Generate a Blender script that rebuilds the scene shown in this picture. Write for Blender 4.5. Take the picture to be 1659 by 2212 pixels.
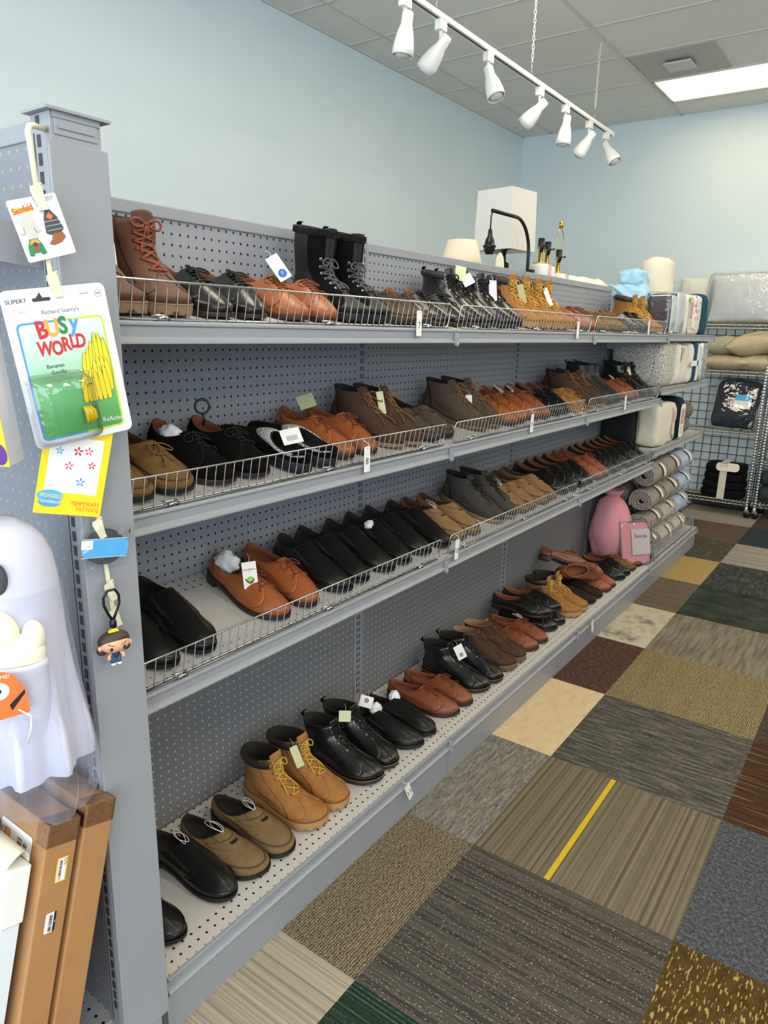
import bpy, math, random
import numpy as np
from mathutils import Vector, Matrix, Euler, noise as mnoise
random.seed(7); np.random.seed(7)
SC = bpy.context.scene
for o in list(bpy.data.objects): bpy.data.objects.remove(o)
COL = SC.collection
PI = math.pi
def R(d): return d * PI / 180

# ---------------------------------------------------------------- camera
cam = bpy.data.cameras.new('camera'); camo = bpy.data.objects.new('camera', cam); COL.objects.link(camo)
YAW, PIT, ROLL = -0.6186, -0.2493, 0.0221
fw = Vector((math.sin(YAW)*math.cos(PIT), math.cos(YAW)*math.cos(PIT), math.sin(PIT)))
rt = Vector((math.cos(YAW), -math.sin(YAW), 0)); up = rt.cross(fw)
r2 = rt*math.cos(ROLL) + up*math.sin(ROLL); u2 = -rt*math.sin(ROLL) + up*math.cos(ROLL)
M = Matrix((r2, u2, -fw)).transposed().to_4x4(); M.translation = Vector((1.5215, -1.9858, 1.5481))
camo.matrix_world = M
cam.sensor_fit = 'VERTICAL'; cam.sensor_height = 24.0; cam.lens = 24.0*1544.3/2212.0
cam.clip_start = 0.05; cam.clip_end = 60
SC.camera = camo

# ---------------------------------------------------------------- light and exposure
CEIL = 3.46
W = bpy.data.worlds.new('sky'); SC.world = W; W.use_nodes = True
bg = W.node_tree.nodes['Background']; bg.inputs[0].default_value = (0.76, 0.88, 1.0, 1); bg.inputs[1].default_value = 4.5
SC.view_settings.view_transform = 'Standard'; SC.view_settings.look = 'None'
SC.view_settings.gamma = 1.0; SC.view_settings.use_curve_mapping = False
SC.view_settings.exposure = 0.25
TUBE_COLOUR = (1.0, 0.88, 0.68); TUBE_POWER = 14.0
# fluorescent troffers in the ceiling grid: the visible one and the rows over the sales floor
# (x, y, emission): the tube pair of the visible one is dimmer
TROFFERS = [(0.163, 4.51, 4.2)] + [(0.163, y, 11.0) for y in (2.10, -0.31, -2.72)] + [(x, y, 14.0) for x in (2.60, 5.04) for y in (4.51, 2.10, -0.31, -2.72)]
# storefront glazing behind the photographer lets the sky in
pl = bpy.data.lights.new('storefront_portal', 'AREA'); pl.shape = 'RECTANGLE'; pl.size = 7.6; pl.size_y = 2.9
pl.cycles.is_portal = True
plo = bpy.data.objects.new('storefront_portal', pl); COL.objects.link(plo)
plo.location = (2.2, -5.45, 1.6); plo.rotation_euler = (R(90), 0, 0)
# side windows in the right-hand wall, shining over the added shelving run
pr_ = bpy.data.lights.new('side_window_portal', 'AREA'); pr_.shape = 'RECTANGLE'; pr_.size = 4.0; pr_.size_y = 2.3; pr_.cycles.is_portal = True
pro = bpy.data.objects.new('side_window_portal', pr_); COL.objects.link(pro); pro.location = (6.55, -2.5, 2.05); pro.rotation_euler = (R(90), 0, R(90))

# ---------------------------------------------------------------- helpers
def tag(o, label=None, cat=None, group=None, kind=None):
    if label: o['label'] = label
    if cat: o['category'] = cat
    if group: o['group'] = group
    if kind: o['kind'] = kind
    return o
def empty(name, loc=(0,0,0), rot=(0,0,0), label=None, cat=None, group=None):
    o = bpy.data.objects.new(name, None); COL.objects.link(o); o.empty_display_size = .02
    o.location = loc; o.rotation_euler = rot
    return tag(o, label, cat, group)
def basis(o, loc, right, upv):
    r = Vector(right).normalized(); n = r.cross(Vector(upv)).normalized(); u = n.cross(r)
    m = Matrix((r, u, n)).transposed().to_4x4(); m.translation = Vector(loc); o.matrix_world = m
    return o
class MB:
    """collects shapes of ONE mesh"""
    def __init__(s): s.v = []; s.f = []; s.m = []; s.sm = []
    def add(s, vs, fs, mi=0, smooth=True):
        b = len(s.v); s.v.extend([tuple(map(float, q)) for q in vs])
        for f in fs: s.f.append(tuple(i+b for i in f)); s.m.append(mi); s.sm.append(smooth)
        return s
    def box(s, x0, x1, y0, y1, z0, z1, mi=0, mat=None):
        vs = [(x, y, z) for x in (x0, x1) for y in (y0, y1) for z in (z0, z1)]
        if mat is not None: vs = [tuple(mat @ Vector(q)) for q in vs]
        return s.add(vs, [(0,1,3,2),(4,6,7,5),(0,4,5,1),(2,3,7,6),(0,2,6,4),(1,5,7,3)], mi, False)
    def tube(s, pts, r, n=8, mi=0, closed=False, caps=True):
        P = [Vector(p) for p in pts]; k = len(P); rs = r if hasattr(r, '__len__') else [r]*k
        T = []
        for i in range(k):
            a = P[(i-1) % k] if (closed or i > 0) else P[i]; b = P[(i+1) % k] if (closed or i < k-1) else P[i]
            t = (b-a); T.append(t.normalized() if t.length > 1e-9 else Vector((0,0,1)))
        ref = Vector((0,0,1)) if abs(T[0].z) < .9 else Vector((1,0,0))
        N = (ref - T[0]*ref.dot(T[0])).normalized(); vs = []
        for i in range(k):
            N = N - T[i]*N.dot(T[i])
            N = N.normalized() if N.length > 1e-6 else Vector((1,0,0))
            B = T[i].cross(N)
            for j in range(n):
                a = 2*PI*j/n; vs.append(P[i] + (N*math.cos(a) + B*math.sin(a))*rs[i])
        fs = []
        for i in range(k if closed else k-1):
            for j in range(n):
                a = i*n+j; b = i*n+(j+1) % n; c = ((i+1) % k)*n+(j+1) % n; d = ((i+1) % k)*n+j
                fs.append((a, b, c, d))
        if caps and not closed: fs += [tuple(range(n))[::-1], tuple(range((k-1)*n, k*n))]
        return s.add(vs, fs, mi)
    def lathe(s, prof, n=20, mi=0, at=(0,0,0), mat=None, sx=1, sy=1):
        vs = []; k = len(prof)
        for r, z in prof:
            for j in range(n):
                a = 2*PI*j/n; q = Vector((at[0]+r*math.cos(a)*sx, at[1]+r*math.sin(a)*sy, at[2]+z))
                vs.append(mat @ q if mat is not None else q)
        fs = [(i*n+j, i*n+(j+1) % n, (i+1)*n+(j+1) % n, (i+1)*n+j) for i in range(k-1) for j in range(n)]
        if prof[0][0] > 1e-5: fs.append(tuple(range(n))[::-1])
        if prof[-1][0] > 1e-5: fs.append(tuple(range((k-1)*n, k*n)))
        return s.add(vs, fs, mi)
    def grid(s, A, mi=0, wrap=False, flip=False, smooth=True):
        a, b = len(A), len(A[0]); vs = [q for row in A for q in row]; fs = []
        for i in range(a-1):
            for j in range(b if wrap else b-1):
                f = (i*b+j, i*b+(j+1) % b, (i+1)*b+(j+1) % b, (i+1)*b+j); fs.append(f[::-1] if flip else f)
        return s.add(vs, fs, mi, smooth)
    def prism(s, poly, z0, z1, mi=0, mat=None, smooth=False):
        n = len(poly); vs = [(x, y, z0) for x, y in poly] + [(x, y, z1) for x, y in poly]
        if mat is not None: vs = [tuple(mat @ Vector(q)) for q in vs]
        fs = [tuple(range(n))[::-1], tuple(range(n, 2*n))] + [(i, (i+1) % n, n+(i+1) % n, n+i) for i in range(n)]
        return s.add(vs, fs, mi, smooth)
    def extrude_y(s, prof, y0, y1, mi=0):          # prof: (x, z) outline
        n = len(prof); vs = [(x, y0, z) for x, z in prof] + [(x, y1, z) for x, z in prof]
        fs = [tuple(range(n)), tuple(range(n, 2*n))[::-1]] + [(i, n+i, n+(i+1) % n, (i+1) % n) for i in range(n)]
        return s.add(vs, fs, mi, False)
    def mesh(s, name, mats):
        me = bpy.data.meshes.new(name); me.from_pydata(s.v, [], s.f)
        for m in (mats if isinstance(mats, (list, tuple)) else [mats]): me.materials.append(m)
        me.polygons.foreach_set('material_index', s.m); me.polygons.foreach_set('use_smooth', s.sm)
        me.update(); return me
    def build(s, name, mats, parent=None, label=None, cat=None, group=None, kind=None):
        o = bpy.data.objects.new(name, s.mesh(name, mats)); COL.objects.link(o)
        if parent: o.parent = parent
        return tag(o, label, cat, group, kind)
def bevel(o, w=.003, seg=2):
    m = o.modifiers.new('bevel', 'BEVEL'); m.width = w; m.segments = seg; m.limit_method = 'ANGLE'; m.angle_limit = R(40)
    return o
def copy_tree(o, parent=None):
    c = o.copy(); COL.objects.link(c)
    if parent: c.parent = parent
    for ch in list(o.children): copy_tree(ch, c)
    return c
def rrect(w, h, r, n=5, cx=0, cy=0):
    out = []
    for sx, sy, a0 in ((1,1,0),(-1,1,90),(-1,-1,180),(1,-1,270)):
        for i in range(n+1):
            a = R(a0+90*i/n); out.append((cx+sx*(w/2-r)+r*math.cos(a), cy+sy*(h/2-r)+r*math.sin(a)))
    return out
def ell(w, h, n=24, cx=0, cy=0): return [(cx+w/2*math.cos(2*PI*i/n), cy+h/2*math.sin(2*PI*i/n)) for i in range(n)]
def text(body, size, mat, parent, loc, rz=0, name='lettering', align='CENTER', sx=1, ext=.00012, label=None, bold=0):
    cu = bpy.data.curves.new('t', 'FONT'); cu.body = body; cu.size = size; cu.align_x = align; cu.align_y = 'CENTER'; cu.extrude = ext
    cu.resolution_u = 3; cu.offset = bold
    to = bpy.data.objects.new('t', cu); COL.objects.link(to); bpy.context.view_layer.update()
    me = bpy.data.meshes.new_from_object(to.evaluated_get(bpy.context.evaluated_depsgraph_get()))
    bpy.data.objects.remove(to); bpy.data.curves.remove(cu)
    me.materials.clear(); me.materials.append(mat); me.name = name
    o = bpy.data.objects.new(name, me); COL.objects.link(o); o.parent = parent
    o.location = loc; o.rotation_euler = (0, 0, R(rz)); o.scale = (sx, 1, 1)
    return tag(o, label)
def nz(p, f=1.0, seed=0): return mnoise.noise(Vector((p[0]*f+seed*7.3, p[1]*f+seed*3.1, p[2]*f-seed*5.7)))
def soft_box(sx, sy, sz, n=5.0, k=14, amp=.0, fr=8, seed=0, amp2=0, fr2=25):
    """rounded, wrinkled cloth block centred on x,y, standing on z=0"""
    m = MB(); faces = [((1,0,0),(0,1,0),(0,0,1)),((-1,0,0),(0,-1,0),(0,0,1)),((0,1,0),(-1,0,0),(0,0,1)),((0,-1,0),(1,0,0),(0,0,1)),((0,0,1),(1,0,0),(0,1,0)),((0,0,-1),(-1,0,0),(0,1,0))]
    for nn, a, b in faces:
        nn, a, b = np.array(nn), np.array(a), np.array(b); A = []
        for i in range(k+1):
            row = []
            for j in range(k+1):
                u = math.sin(PI/2*(2*i/k-1)) ; w = math.sin(PI/2*(2*j/k-1))
                q = nn + a*u + b*w; q = q/(np.sum(np.abs(q)**n)**(1/n))
                P = np.array([q[0]*sx/2, q[1]*sy/2, q[2]*sz/2])
                if amp or amp2:
                    d = amp*nz(P, fr, seed) + amp2*nz(P, fr2, seed+3); P = P + q/np.linalg.norm(q)*d
                row.append((P[0], P[1], max(P[2]+sz/2, 0)))
            A.append(row)
        m.grid(A, 0)
    return m
def pillow(w, d, h, k=20, seed=0, amp=.006):
    m = MB(); T, B = [], []
    for i in range(k+1):
        t, b = [], []
        for j in range(k+1):
            u = -math.cos(PI*i/k); v = -math.cos(PI*j/k)
            pr = (max(0, 1-abs(u)**2.4)*max(0, 1-abs(v)**2.4))**.5
            ins = 1 - .09*(1-(u*v)**2)*(abs(u)**3+abs(v)**3)/2
            x = u*w/2*ins; y = v*d/2*ins; n_ = amp*nz((x, y, 0), 14, seed)*pr
            t.append((x, y, h/2+pr*h/2+n_)); b.append((x, y, h/2-pr*h/2+n_*.5))
        T.append(t); B.append(b)
    m.grid(T); m.grid(B, flip=True); return m

# ---------------------------------------------------------------- materials
def lin(c):
    if isinstance(c, str):
        c = c.lstrip('#'); c = [int(c[i:i+2], 16)/255 for i in (0, 2, 4)]
        return tuple(x/12.92 if x <= .04045 else ((x+.055)/1.055)**2.4 for x in c) + (1,)
    return tuple(c)[:3] + (1,)
MATS = {}
class NT:
    def __init__(s, name):
        s.mat = bpy.data.materials.new(name); s.mat.use_nodes = True; s.t = s.mat.node_tree
        s.b = s.t.nodes['Principled BSDF']; s.out = s.t.nodes['Material Output']
    def n(s, typ, **kw):
        x = s.t.nodes.new(typ)
        for k, v in kw.items(): setattr(x, k, v)
        return x
    def l(s, a, b): s.t.links.new(a, b)
    def math(s, op, a, b=None, c=None):
        x = s.n('ShaderNodeMath', operation=op)
        for i, q in enumerate((a, b, c)):
            if q is None: continue
            if isinstance(q, (int, float)): x.inputs[i].default_value = q
            else: s.l(q, x.inputs[i])
        return x.outputs[0]
    def coord(s): return s.n('ShaderNodeTexCoord').outputs['Object']
    def map(s, sc, src=None):
        x = s.n('ShaderNodeMapping'); x.inputs['Scale'].default_value = sc; s.l(src or s.coord(), x.inputs['Vector']); return x.outputs[0]
    def noise(s, vec, scale=5, detail=3, rough=.55):
        x = s.n('ShaderNodeTexNoise'); x.inputs['Scale'].default_value = scale; x.inputs['Detail'].default_value = detail; x.inputs['Roughness'].default_value = rough
        s.l(vec, x.inputs['Vector']); return x.outputs['Fac']
    def ramp(s, fac, stops, interp='LINEAR'):
        x = s.n('ShaderNodeValToRGB'); x.color_ramp.interpolation = interp; e = x.color_ramp.elements
        while len(e) < len(stops): e.new(.5)
        for i, (p, c) in enumerate(stops): e[i].position = p; e[i].color = lin(c)
        s.l(fac, x.inputs[0]); return x.outputs[0]
    def mix(s, fac, a, b, bt='MIX'):
        x = s.n('ShaderNodeMix', data_type='RGBA', blend_type=bt)
        for i, q in ((0, fac), (6, a), (7, b)):
            if isinstance(q, (int, float)): x.inputs[i].default_value = q
            elif isinstance(q, (str, tuple)): x.inputs[i].default_value = lin(q)
            else: s.l(q, x.inputs[i])
        return x.outputs[2]
    def col(s, c):
        if isinstance(c, (str, tuple)): s.b.inputs['Base Color'].default_value = lin(c)
        else: s.l(c, s.b.inputs['Base Color'])
    def bump(s, h, st=.3, dist=.001):
        x = s.n('ShaderNodeBump'); x.inputs['Strength'].default_value = st; x.inputs['Distance'].default_value = dist
        s.l(h, x.inputs['Height']); s.l(x.outputs[0], s.b.inputs['Normal'])
    def set(s, **kw):
        for k, v in kw.items(): s.b.inputs[k.replace('_', ' ')].default_value = v
        return s
def plain(name, c, rough=.5, metal=0, var=.0, vscale=30, bump=0, bscale=120, spec=.5, **kw):
    if name in MATS: return MATS[name]
    t = NT(name); t.set(Roughness=rough, Metallic=metal); t.b.inputs['Specular IOR Level'].default_value = spec
    if var:
        f = t.noise(t.coord(), vscale, 4); L = lin(c)
        t.col(t.ramp(f, [(.25, tuple(x*(1-var) for x in L[:3])), (.75, tuple(min(1, x*(1+var)) for x in L[:3]))]))
    else: t.col(c)
    if bump: t.bump(t.noise(t.coord(), bscale, 3), bump, .002)
    for k, v in kw.items(): t.b.inputs[k.replace('_', ' ')].default_value = v
    MATS[name] = t.mat; return t.mat
def leather(name, c, rough=.38): return plain('leather_'+name, c, rough, var=.10, vscale=18, bump=.22, bscale=70)
def suede(name, c): return plain('suede_'+name, c, .92, var=.16, vscale=45, bump=.25, bscale=260, spec=.15)
def cloth(name, c, var=.06, bump=.35, bscale=60): return plain('cloth_'+name, c, .9, var=var, vscale=20, bump=bump, bscale=bscale, spec=.2)
def film(name, tint=(1,1,1), gloss=.14, rough=.06, bumpst=.6, bscale=30):
    """thin clear plastic film: see-through with crinkled reflections"""
    if name in MATS: return MATS[name]
    t = NT(name); tr = t.n('ShaderNodeBsdfTransparent'); tr.inputs[0].default_value = tint + (1,)
    gl = t.n('ShaderNodeBsdfGlossy'); gl.inputs['Roughness'].default_value = rough
    bp = t.n('ShaderNodeBump'); bp.inputs['Strength'].default_value = bumpst; bp.inputs['Distance'].default_value = .004
    t.l(t.noise(t.coord(), bscale, 2), bp.inputs['Height']); t.l(bp.outputs[0], gl.inputs['Normal'])
    fr = t.n('ShaderNodeFresnel'); fr.inputs[0].default_value = 1.45; t.l(bp.outputs[0], fr.inputs['Normal'])
    mx = t.n('ShaderNodeMixShader'); t.l(t.math('ADD', t.math('MULTIPLY', fr.outputs[0], .9), gloss*.3), mx.inputs[0])
    t.l(tr.outputs[0], mx.inputs[1]); t.l(gl.outputs[0], mx.inputs[2]); t.l(mx.outputs[0], t.out.inputs[0])
    MATS[name] = t.mat; return t.mat
def emit(name, c, st):
    t = NT(name); t.col('#ffffff'); t.b.inputs['Emission Color'].default_value = lin(c); t.b.inputs['Emission Strength'].default_value = st
    return t.mat
def pegboard(name, c, hole, ax=(1, 2), pitch=.0254, r=.0034, rows=None, off=(0, 0), rough=.45):
    """painted steel with punched round holes on a one-inch grid"""
    t = NT(name); t.set(Roughness=rough)
    sp = t.n('ShaderNodeSeparateXYZ'); t.l(t.coord(), sp.inputs[0])
    d2 = None
    for i, a in enumerate(ax):
        q = t.math('SUBTRACT', t.math('FRACT', t.math('DIVIDE', t.math('ADD', sp.outputs[a], off[i]+100*pitch), pitch)), .5)
        q = t.math('MULTIPLY', q, q); d2 = q if d2 is None else t.math('ADD', d2, q)
    d = t.math('MULTIPLY', t.math('SQRT', d2), pitch)
    h = t.math('LESS_THAN', d, r); rim = t.math('LESS_THAN', d, r*1.25)
    if rows:
        k = None
        for lo, hi in rows:
            q = t.math('MULTIPLY', t.math('GREATER_THAN', sp.outputs[0], lo), t.math('LESS_THAN', sp.outputs[0], hi))
            k = q if k is None else t.math('MAXIMUM', k, q)
        h = t.math('MULTIPLY', h, k); rim = t.math('MULTIPLY', rim, k)
    n = t.noise(t.coord(), 300, 2); L = lin(c)
    basec = t.ramp(n, [(.3, tuple(x*.94 for x in L[:3])), (.7, tuple(x*1.05 for x in L[:3]))])
    t.col(t.mix(h, basec, hole)); t.bump(t.math('SUBTRACT', 1.0, rim), .6, .002)
    return t.mat
# ---------------------------------------------------------------- shared materials
STEEL = '#94979d'
PAINT = plain('grey_shelf_paint', STEEL, .42, var=.03, vscale=260, bump=.05, bscale=600)
PAINT_D = plain('grey_shelf_paint_inside', '#3a3c42', .6)
PEG_MAIN = pegboard('perforated_panel', '#94979f', '#1d1b1a')
PEG_LOW = pegboard('perforated_panel_shaded', '#787b81', '#c4beb1', r=.0030)  # shelf shade darkened into the paint; holes pale for the lit panel behind
PEG_END = pegboard('perforated_end_panel', '#80848d', '#a8977e', ax=(0, 2), r=.0031, off=(.0, .01))
PEG_DECK = pegboard('perforated_deck', '#bfbdba', '#141414', ax=(0, 1), rows=((-.01, .064), (.314, .362)), off=(.0045, .008))
PEG_BASE = pegboard('perforated_base_deck', '#c8c5c0', '#141414', ax=(0, 1), rows=((-.01, .064), (.352, .41)), off=(.008, .0))
CHROME = plain('chrome_wire', '#d8dadd', .16, 1.0)
WIRE = plain('fence_wire', '#85888c', .24, 1.0)
CHROME_W = plain('epoxy_wire_shelf', '#d9d6c6', .3, .55)
BLACKM = plain('black_metal', '#121214', .4, .2)
WHITEP = plain('white_paper', '#eceae6', .7)
CREAM = plain('cream_paper', '#e6e0c8', .7)
WHITE_PL = plain('white_enamel', '#ecebe6', .35)
IVORY = plain('ivory_plastic', '#ddd8b8', .4)
INK = plain('black_ink', '#1a1a1c', .7)
GREYINK = plain('grey_ink', '#8b8b8e', .7)
BRASS = plain('brass', '#c9a545', .25, .9)
BLACKPL = plain('black_plastic', '#0e0e10', .3)
GREENST = plain('green_sticker', '#5ccf3e', .6)
FILM = film('clear_film')

# ---------------------------------------------------------------- room shell
XL, YR, XR, YF = -2.0, 5.24, 6.6, -5.5
def wallmat():
    t = NT('pale_blue_wall_paint'); t.set(Roughness=.42)
    n = t.noise(t.coord(), 1.3, 3); t.col(t.ramp(n, [(.3, '#d0dcdf'), (.7, '#d5e0e3')]))
    t.bump(t.noise(t.coord(), 220, 2), .12, .001); return t.mat
WALL = wallmat()
MB().box(XL-.12, XL, YF, YR+.12, 0, CEIL).build('wall_left', WALL, kind='structure')
MB().box(XL, XR, YR, YR+.12, 0, CEIL).build('wall_rear', WALL, kind='structure')
MB().box(XR, XR+.12, YF, YR+.12, 0, .9).box(XR, XR+.12, YF, YR+.12, 3.2, CEIL).box(XR, XR+.12, YF, -4.5, .9, 3.2).box(XR, XR+.12, -.5, YR+.12, .9, 3.2).build('wall_right', WALL, kind='structure')
MB().box(XL, XR, YF-.12, YF, 3.05, CEIL).box(XL, -1.6, YF-.12, YF, 0, 3.05).box(6.0, XR, YF-.12, YF, 0, 3.05).box(-1.6, 6.0, YF-.12, YF, 0, .15).build('wall_front', WALL, kind='structure')
BB = plain('dark_vinyl_base', '#2e2c2b', .5)
MB().box(XL, XR, YR-.008, YR, 0, .10).build('baseboard_rear', BB, kind='structure')
MB().box(XL, XL+.008, YF, YR, 0, .10).build('baseboard_left', BB, kind='structure')

# carpet: one floor of two-foot tiles, every tile its own weave
TS, TX, TY = .601, .6626, .3438
def carpet(name, cols, sx, sy, con=(.32, .68), fine=(420, 420), fs=.35, det=3, zig=False, dots=None, band=None, nscale=1.0):
    t = NT('carpet_'+name); t.set(Roughness=.95); t.b.inputs['Specular IOR Level'].default_value = .1
    co = t.coord()
    if zig:
        w = t.n('ShaderNodeTexWave', wave_type='BANDS', bands_direction='X'); w.inputs['Scale'].default_value = zig; w.inputs['Distortion'].default_value = 5.5
        w.inputs['Detail'].default_value = 2; w.inputs['Detail Scale'].default_value = 3.0
        t.l(t.map((1, .8, 1), co), w.inputs['Vector']); f0 = t.math('ADD', t.math('MULTIPLY', w.outputs['Fac'], .5), t.math('MULTIPLY', t.noise(t.map((sx, sy, 1), co), nscale, det), .5))
    else: f0 = t.noise(t.map((sx, sy, 1), co), nscale, det, .6)
    f1 = t.noise(t.map((fine[0], fine[1], 1), co), 1, 2)
    f = t.math('ADD', t.math('MULTIPLY', f0, 1-fs), t.math('MULTIPLY', f1, fs))
    k = len(cols); st = [(con[0]+(con[1]-con[0])*i/(k-1), c) for i, c in enumerate(cols)]
    c = t.ramp(f, st)
    if dots:
        q = t.noise(t.map(dots[1], co), 1, 1); k_ = t.math('GREATER_THAN', q, dots[2])
        if len(dots) > 3: k_ = t.math('MULTIPLY', k_, t.math('GREATER_THAN', t.noise(t.map(dots[3], co), 1, 1), dots[4]-.08))
        c = t.mix(k_, c, dots[0])
    if band:
        sp = t.n('ShaderNodeSeparateXYZ'); t.l(co, sp.inputs[0])
        m = t.math('MULTIPLY', t.math('GREATER_THAN', sp.outputs[0], band[0]), t.math('LESS_THAN', sp.outputs[0], band[1])); c = t.mix(m, c, band[2])
    t.col(c); t.bump(f, .5, .003); return t.mat
CP = dict(
 stripe_yellow=carpet('stripe_yellow', ['#3a3329', '#5a5141', '#7b715d', '#544b3d'], 85, .06, (.30, .70), (300, .4), .30, band=(.895, .912, '#c9a62c')),
 dark_dash=carpet('dark_dash', ['#26221f', '#3b3733', '#57534c', '#35312d'], .4, 75, (.33, .67), (12, 420), .4, dots=('#968f83', (150, 260, 1), .63, (.05, 95, 1), .58)),
 grey_fine=carpet('grey_fine', ['#4d4a45', '#77736a', '#98938a'], 90, 14, (.36, .64), (420, 60), .5),
 tweed=carpet('tweed', ['#3a332c', '#6d6151', '#958769'], 120, 120, (.36, .62), (330, 330), .5, zig=42),
 beige=carpet('beige', ['#b89f7a', '#cfb892', '#d4c09a'], 40, 12, (.3, .7), (420, 120), .5),
 maroon=carpet('maroon', ['#33211d', '#503730', '#7d6660'], 60, 60, (.33, .7), (260, 260), .5),
 cream_blue=carpet('cream_blue', ['#55616a', '#a39b87', '#c0b69e', '#aaa18d'], 9, 7, (.36, .6), (160, 420), .3),
 brown_stripe=carpet('brown_stripe', ['#4b4034', '#65594a', '#7b6e5c'], .3, 60, (.33, .67), (60, 300), .35),
 tan=carpet('tan', ['#8d7346', '#a58a5a', '#b0966a'], 40, 40, (.33, .67), (300, 300), .5),
 weave_dark=carpet('weave_dark', ['#24221d', '#474338', '#726b5b'], 30, 60, (.36, .64), (130, 330), .5),
 brown_far=carpet('brown_far', ['#3c302a', '#5a4b42', '#6d5d52'], 40, 60, (.33, .67), (130, 330), .5),
 grey_pale=carpet('grey_pale', ['#6e6860', '#8b847a', '#a19a8e'], .4, 50, (.33, .67), (130, 330), .35),
 beige_stripe=carpet('beige_stripe', ['#6b645a', '#8d8476', '#b0a690', '#857c6e'], .12, 85, (.30, .70), (1, 330), .30),
 green=carpet('green', ['#16261d', '#25382b', '#6f7a6e'], .08, 160, (.36, .70), (130, 130), .2),
 dark_streak=carpet('dark_streak', ['#2b2a26', '#4c4a43', '#77736a'], 8, 75, (.34, .64), (60, 330), .4),
 olive=carpet('olive', ['#3f3522', '#7c6c4b', '#a5946d'], 150, 150, (.38, .62), (330, 330), .45, zig=50),
 taupe_streak=carpet('taupe_streak', ['#4c463c', '#766d5f', '#938a79'], 55, 4, (.33, .67), (330, 60), .4),
 dark_green=carpet('dark_green', ['#1f2620', '#343b33', '#474c43'], 7, 9, (.33, .67), (160, 160), .3),
 slate_streak=carpet('slate_streak', ['#272b2b', '#3b403d', '#5a5c53'], 40, 10, (.35, .68), (330, 130), .35),
 navy=carpet('navy', ['#1f242b', '#2f353d', '#4a4f55'], 80, 80, (.33, .67), (300, 300), .5),
 gold_streak=carpet('gold_streak', ['#33260f', '#4e3c1c', '#5a4825'], 40, 30, (.33, .67), (200, 200), .4, dots=('#a88d54', (170, 34, 1), .61)),
 blue_tweed=carpet('blue_tweed', ['#25282c', '#474b4f', '#73767a'], 90, 90, (.34, .66), (300, 300), .5),
 rust=carpet('rust', ['#2c1d14', '#46301f', '#513c2a'], 3, 60, (.33, .67), (60, 330), .3, dots=('#80705c', (3, 110, 1), .66)),
 cocoa=carpet('cocoa', ['#2a231e', '#463b33', '#665a50'], 60, 60, (.33, .67), (260, 260), .5))
names = list(CP); cmap = {}
col0 = {-3: 'cocoa', -2: 'beige_stripe', -1: 'tweed', 0: 'grey_fine', 1: 'beige', 2: 'maroon', 3: 'cream_blue', 4: 'brown_stripe', 5: 'tan', 6: 'weave_dark', 7: 'brown_far', 8: 'grey_pale'}
col1 = {-2: 'green', -1: 'dark_dash', 0: 'stripe_yellow', 1: 'dark_streak', 2: 'olive', 3: 'taupe_streak', 4: 'dark_green', 5: 'slate_streak', 6: 'grey_pale', 7: 'navy', 8: 'cocoa'}
col2 = {-2: 'olive', -1: 'gold_streak', 0: 'blue_tweed', 1: 'rust', 2: 'cocoa', 3: 'beige', 4: 'tweed', 5: 'tan'}
fl = MB(); mats = [CP[k] for k in names]; rnd = random.Random(3)
for i in range(-5, 11):
    for j in range(-10, 9):
        x0 = max(TX+(i-1)*TS, XL); x1 = min(TX+i*TS, XR); y0 = max(TY+(j-1)*TS, YF); y1 = min(TY+j*TS, YR)
        if x1 <= x0 or y1 <= y0: continue
        nm = {0: col0, 1: col1, 2: col2}.get(i, {}).get(j) or rnd.choice(names[1:])
        fl.add([(x0, y0, 0), (x1, y0, 0), (x1, y1, 0), (x0, y1, 0)], [(0, 1, 2, 3)], names.index(nm), False)
fl.box(XL-.12, XR+.12, YF-.12, YR+.12, -.1, -.004, names.index('cocoa'))
fl.build('floor', mats, kind='structure')

def ceilmat():
    t = NT('ceiling_tile'); t.set(Roughness=.9); n = t.noise(t.coord(), 90, 4, .7)
    t.col(t.ramp(n, [(.3, '#e2dfd8'), (.7, '#e9e6df')])); t.bump(n, .25, .003); return t.mat
MB().box(XL-.12, XR+.12, YF-.12, YR+.12, CEIL, CEIL+.08).build('ceiling', ceilmat(), kind='structure')
TB = plain('white_grid_bar', '#cfccc6', .5); g = MB()
for k in range(-14, 5):
    y = 3.01+k*.602
    if YF < y < YR: g.box(XL, XR, y-.012, y+.012, CEIL-.005, CEIL)
for k in range(-1, 7):
    x = -.466+k*1.222
    if XL < x < XR: g.box(x-.012, x+.012, YF, YR, CEIL-.006, CEIL)
g.box(XL, XL+.02, YF, YR, CEIL-.006, CEIL).box(XL, XR, YR-.02, YR, CEIL-.006, CEIL)
g.build('trim_1', TB, kind='structure')

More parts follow.
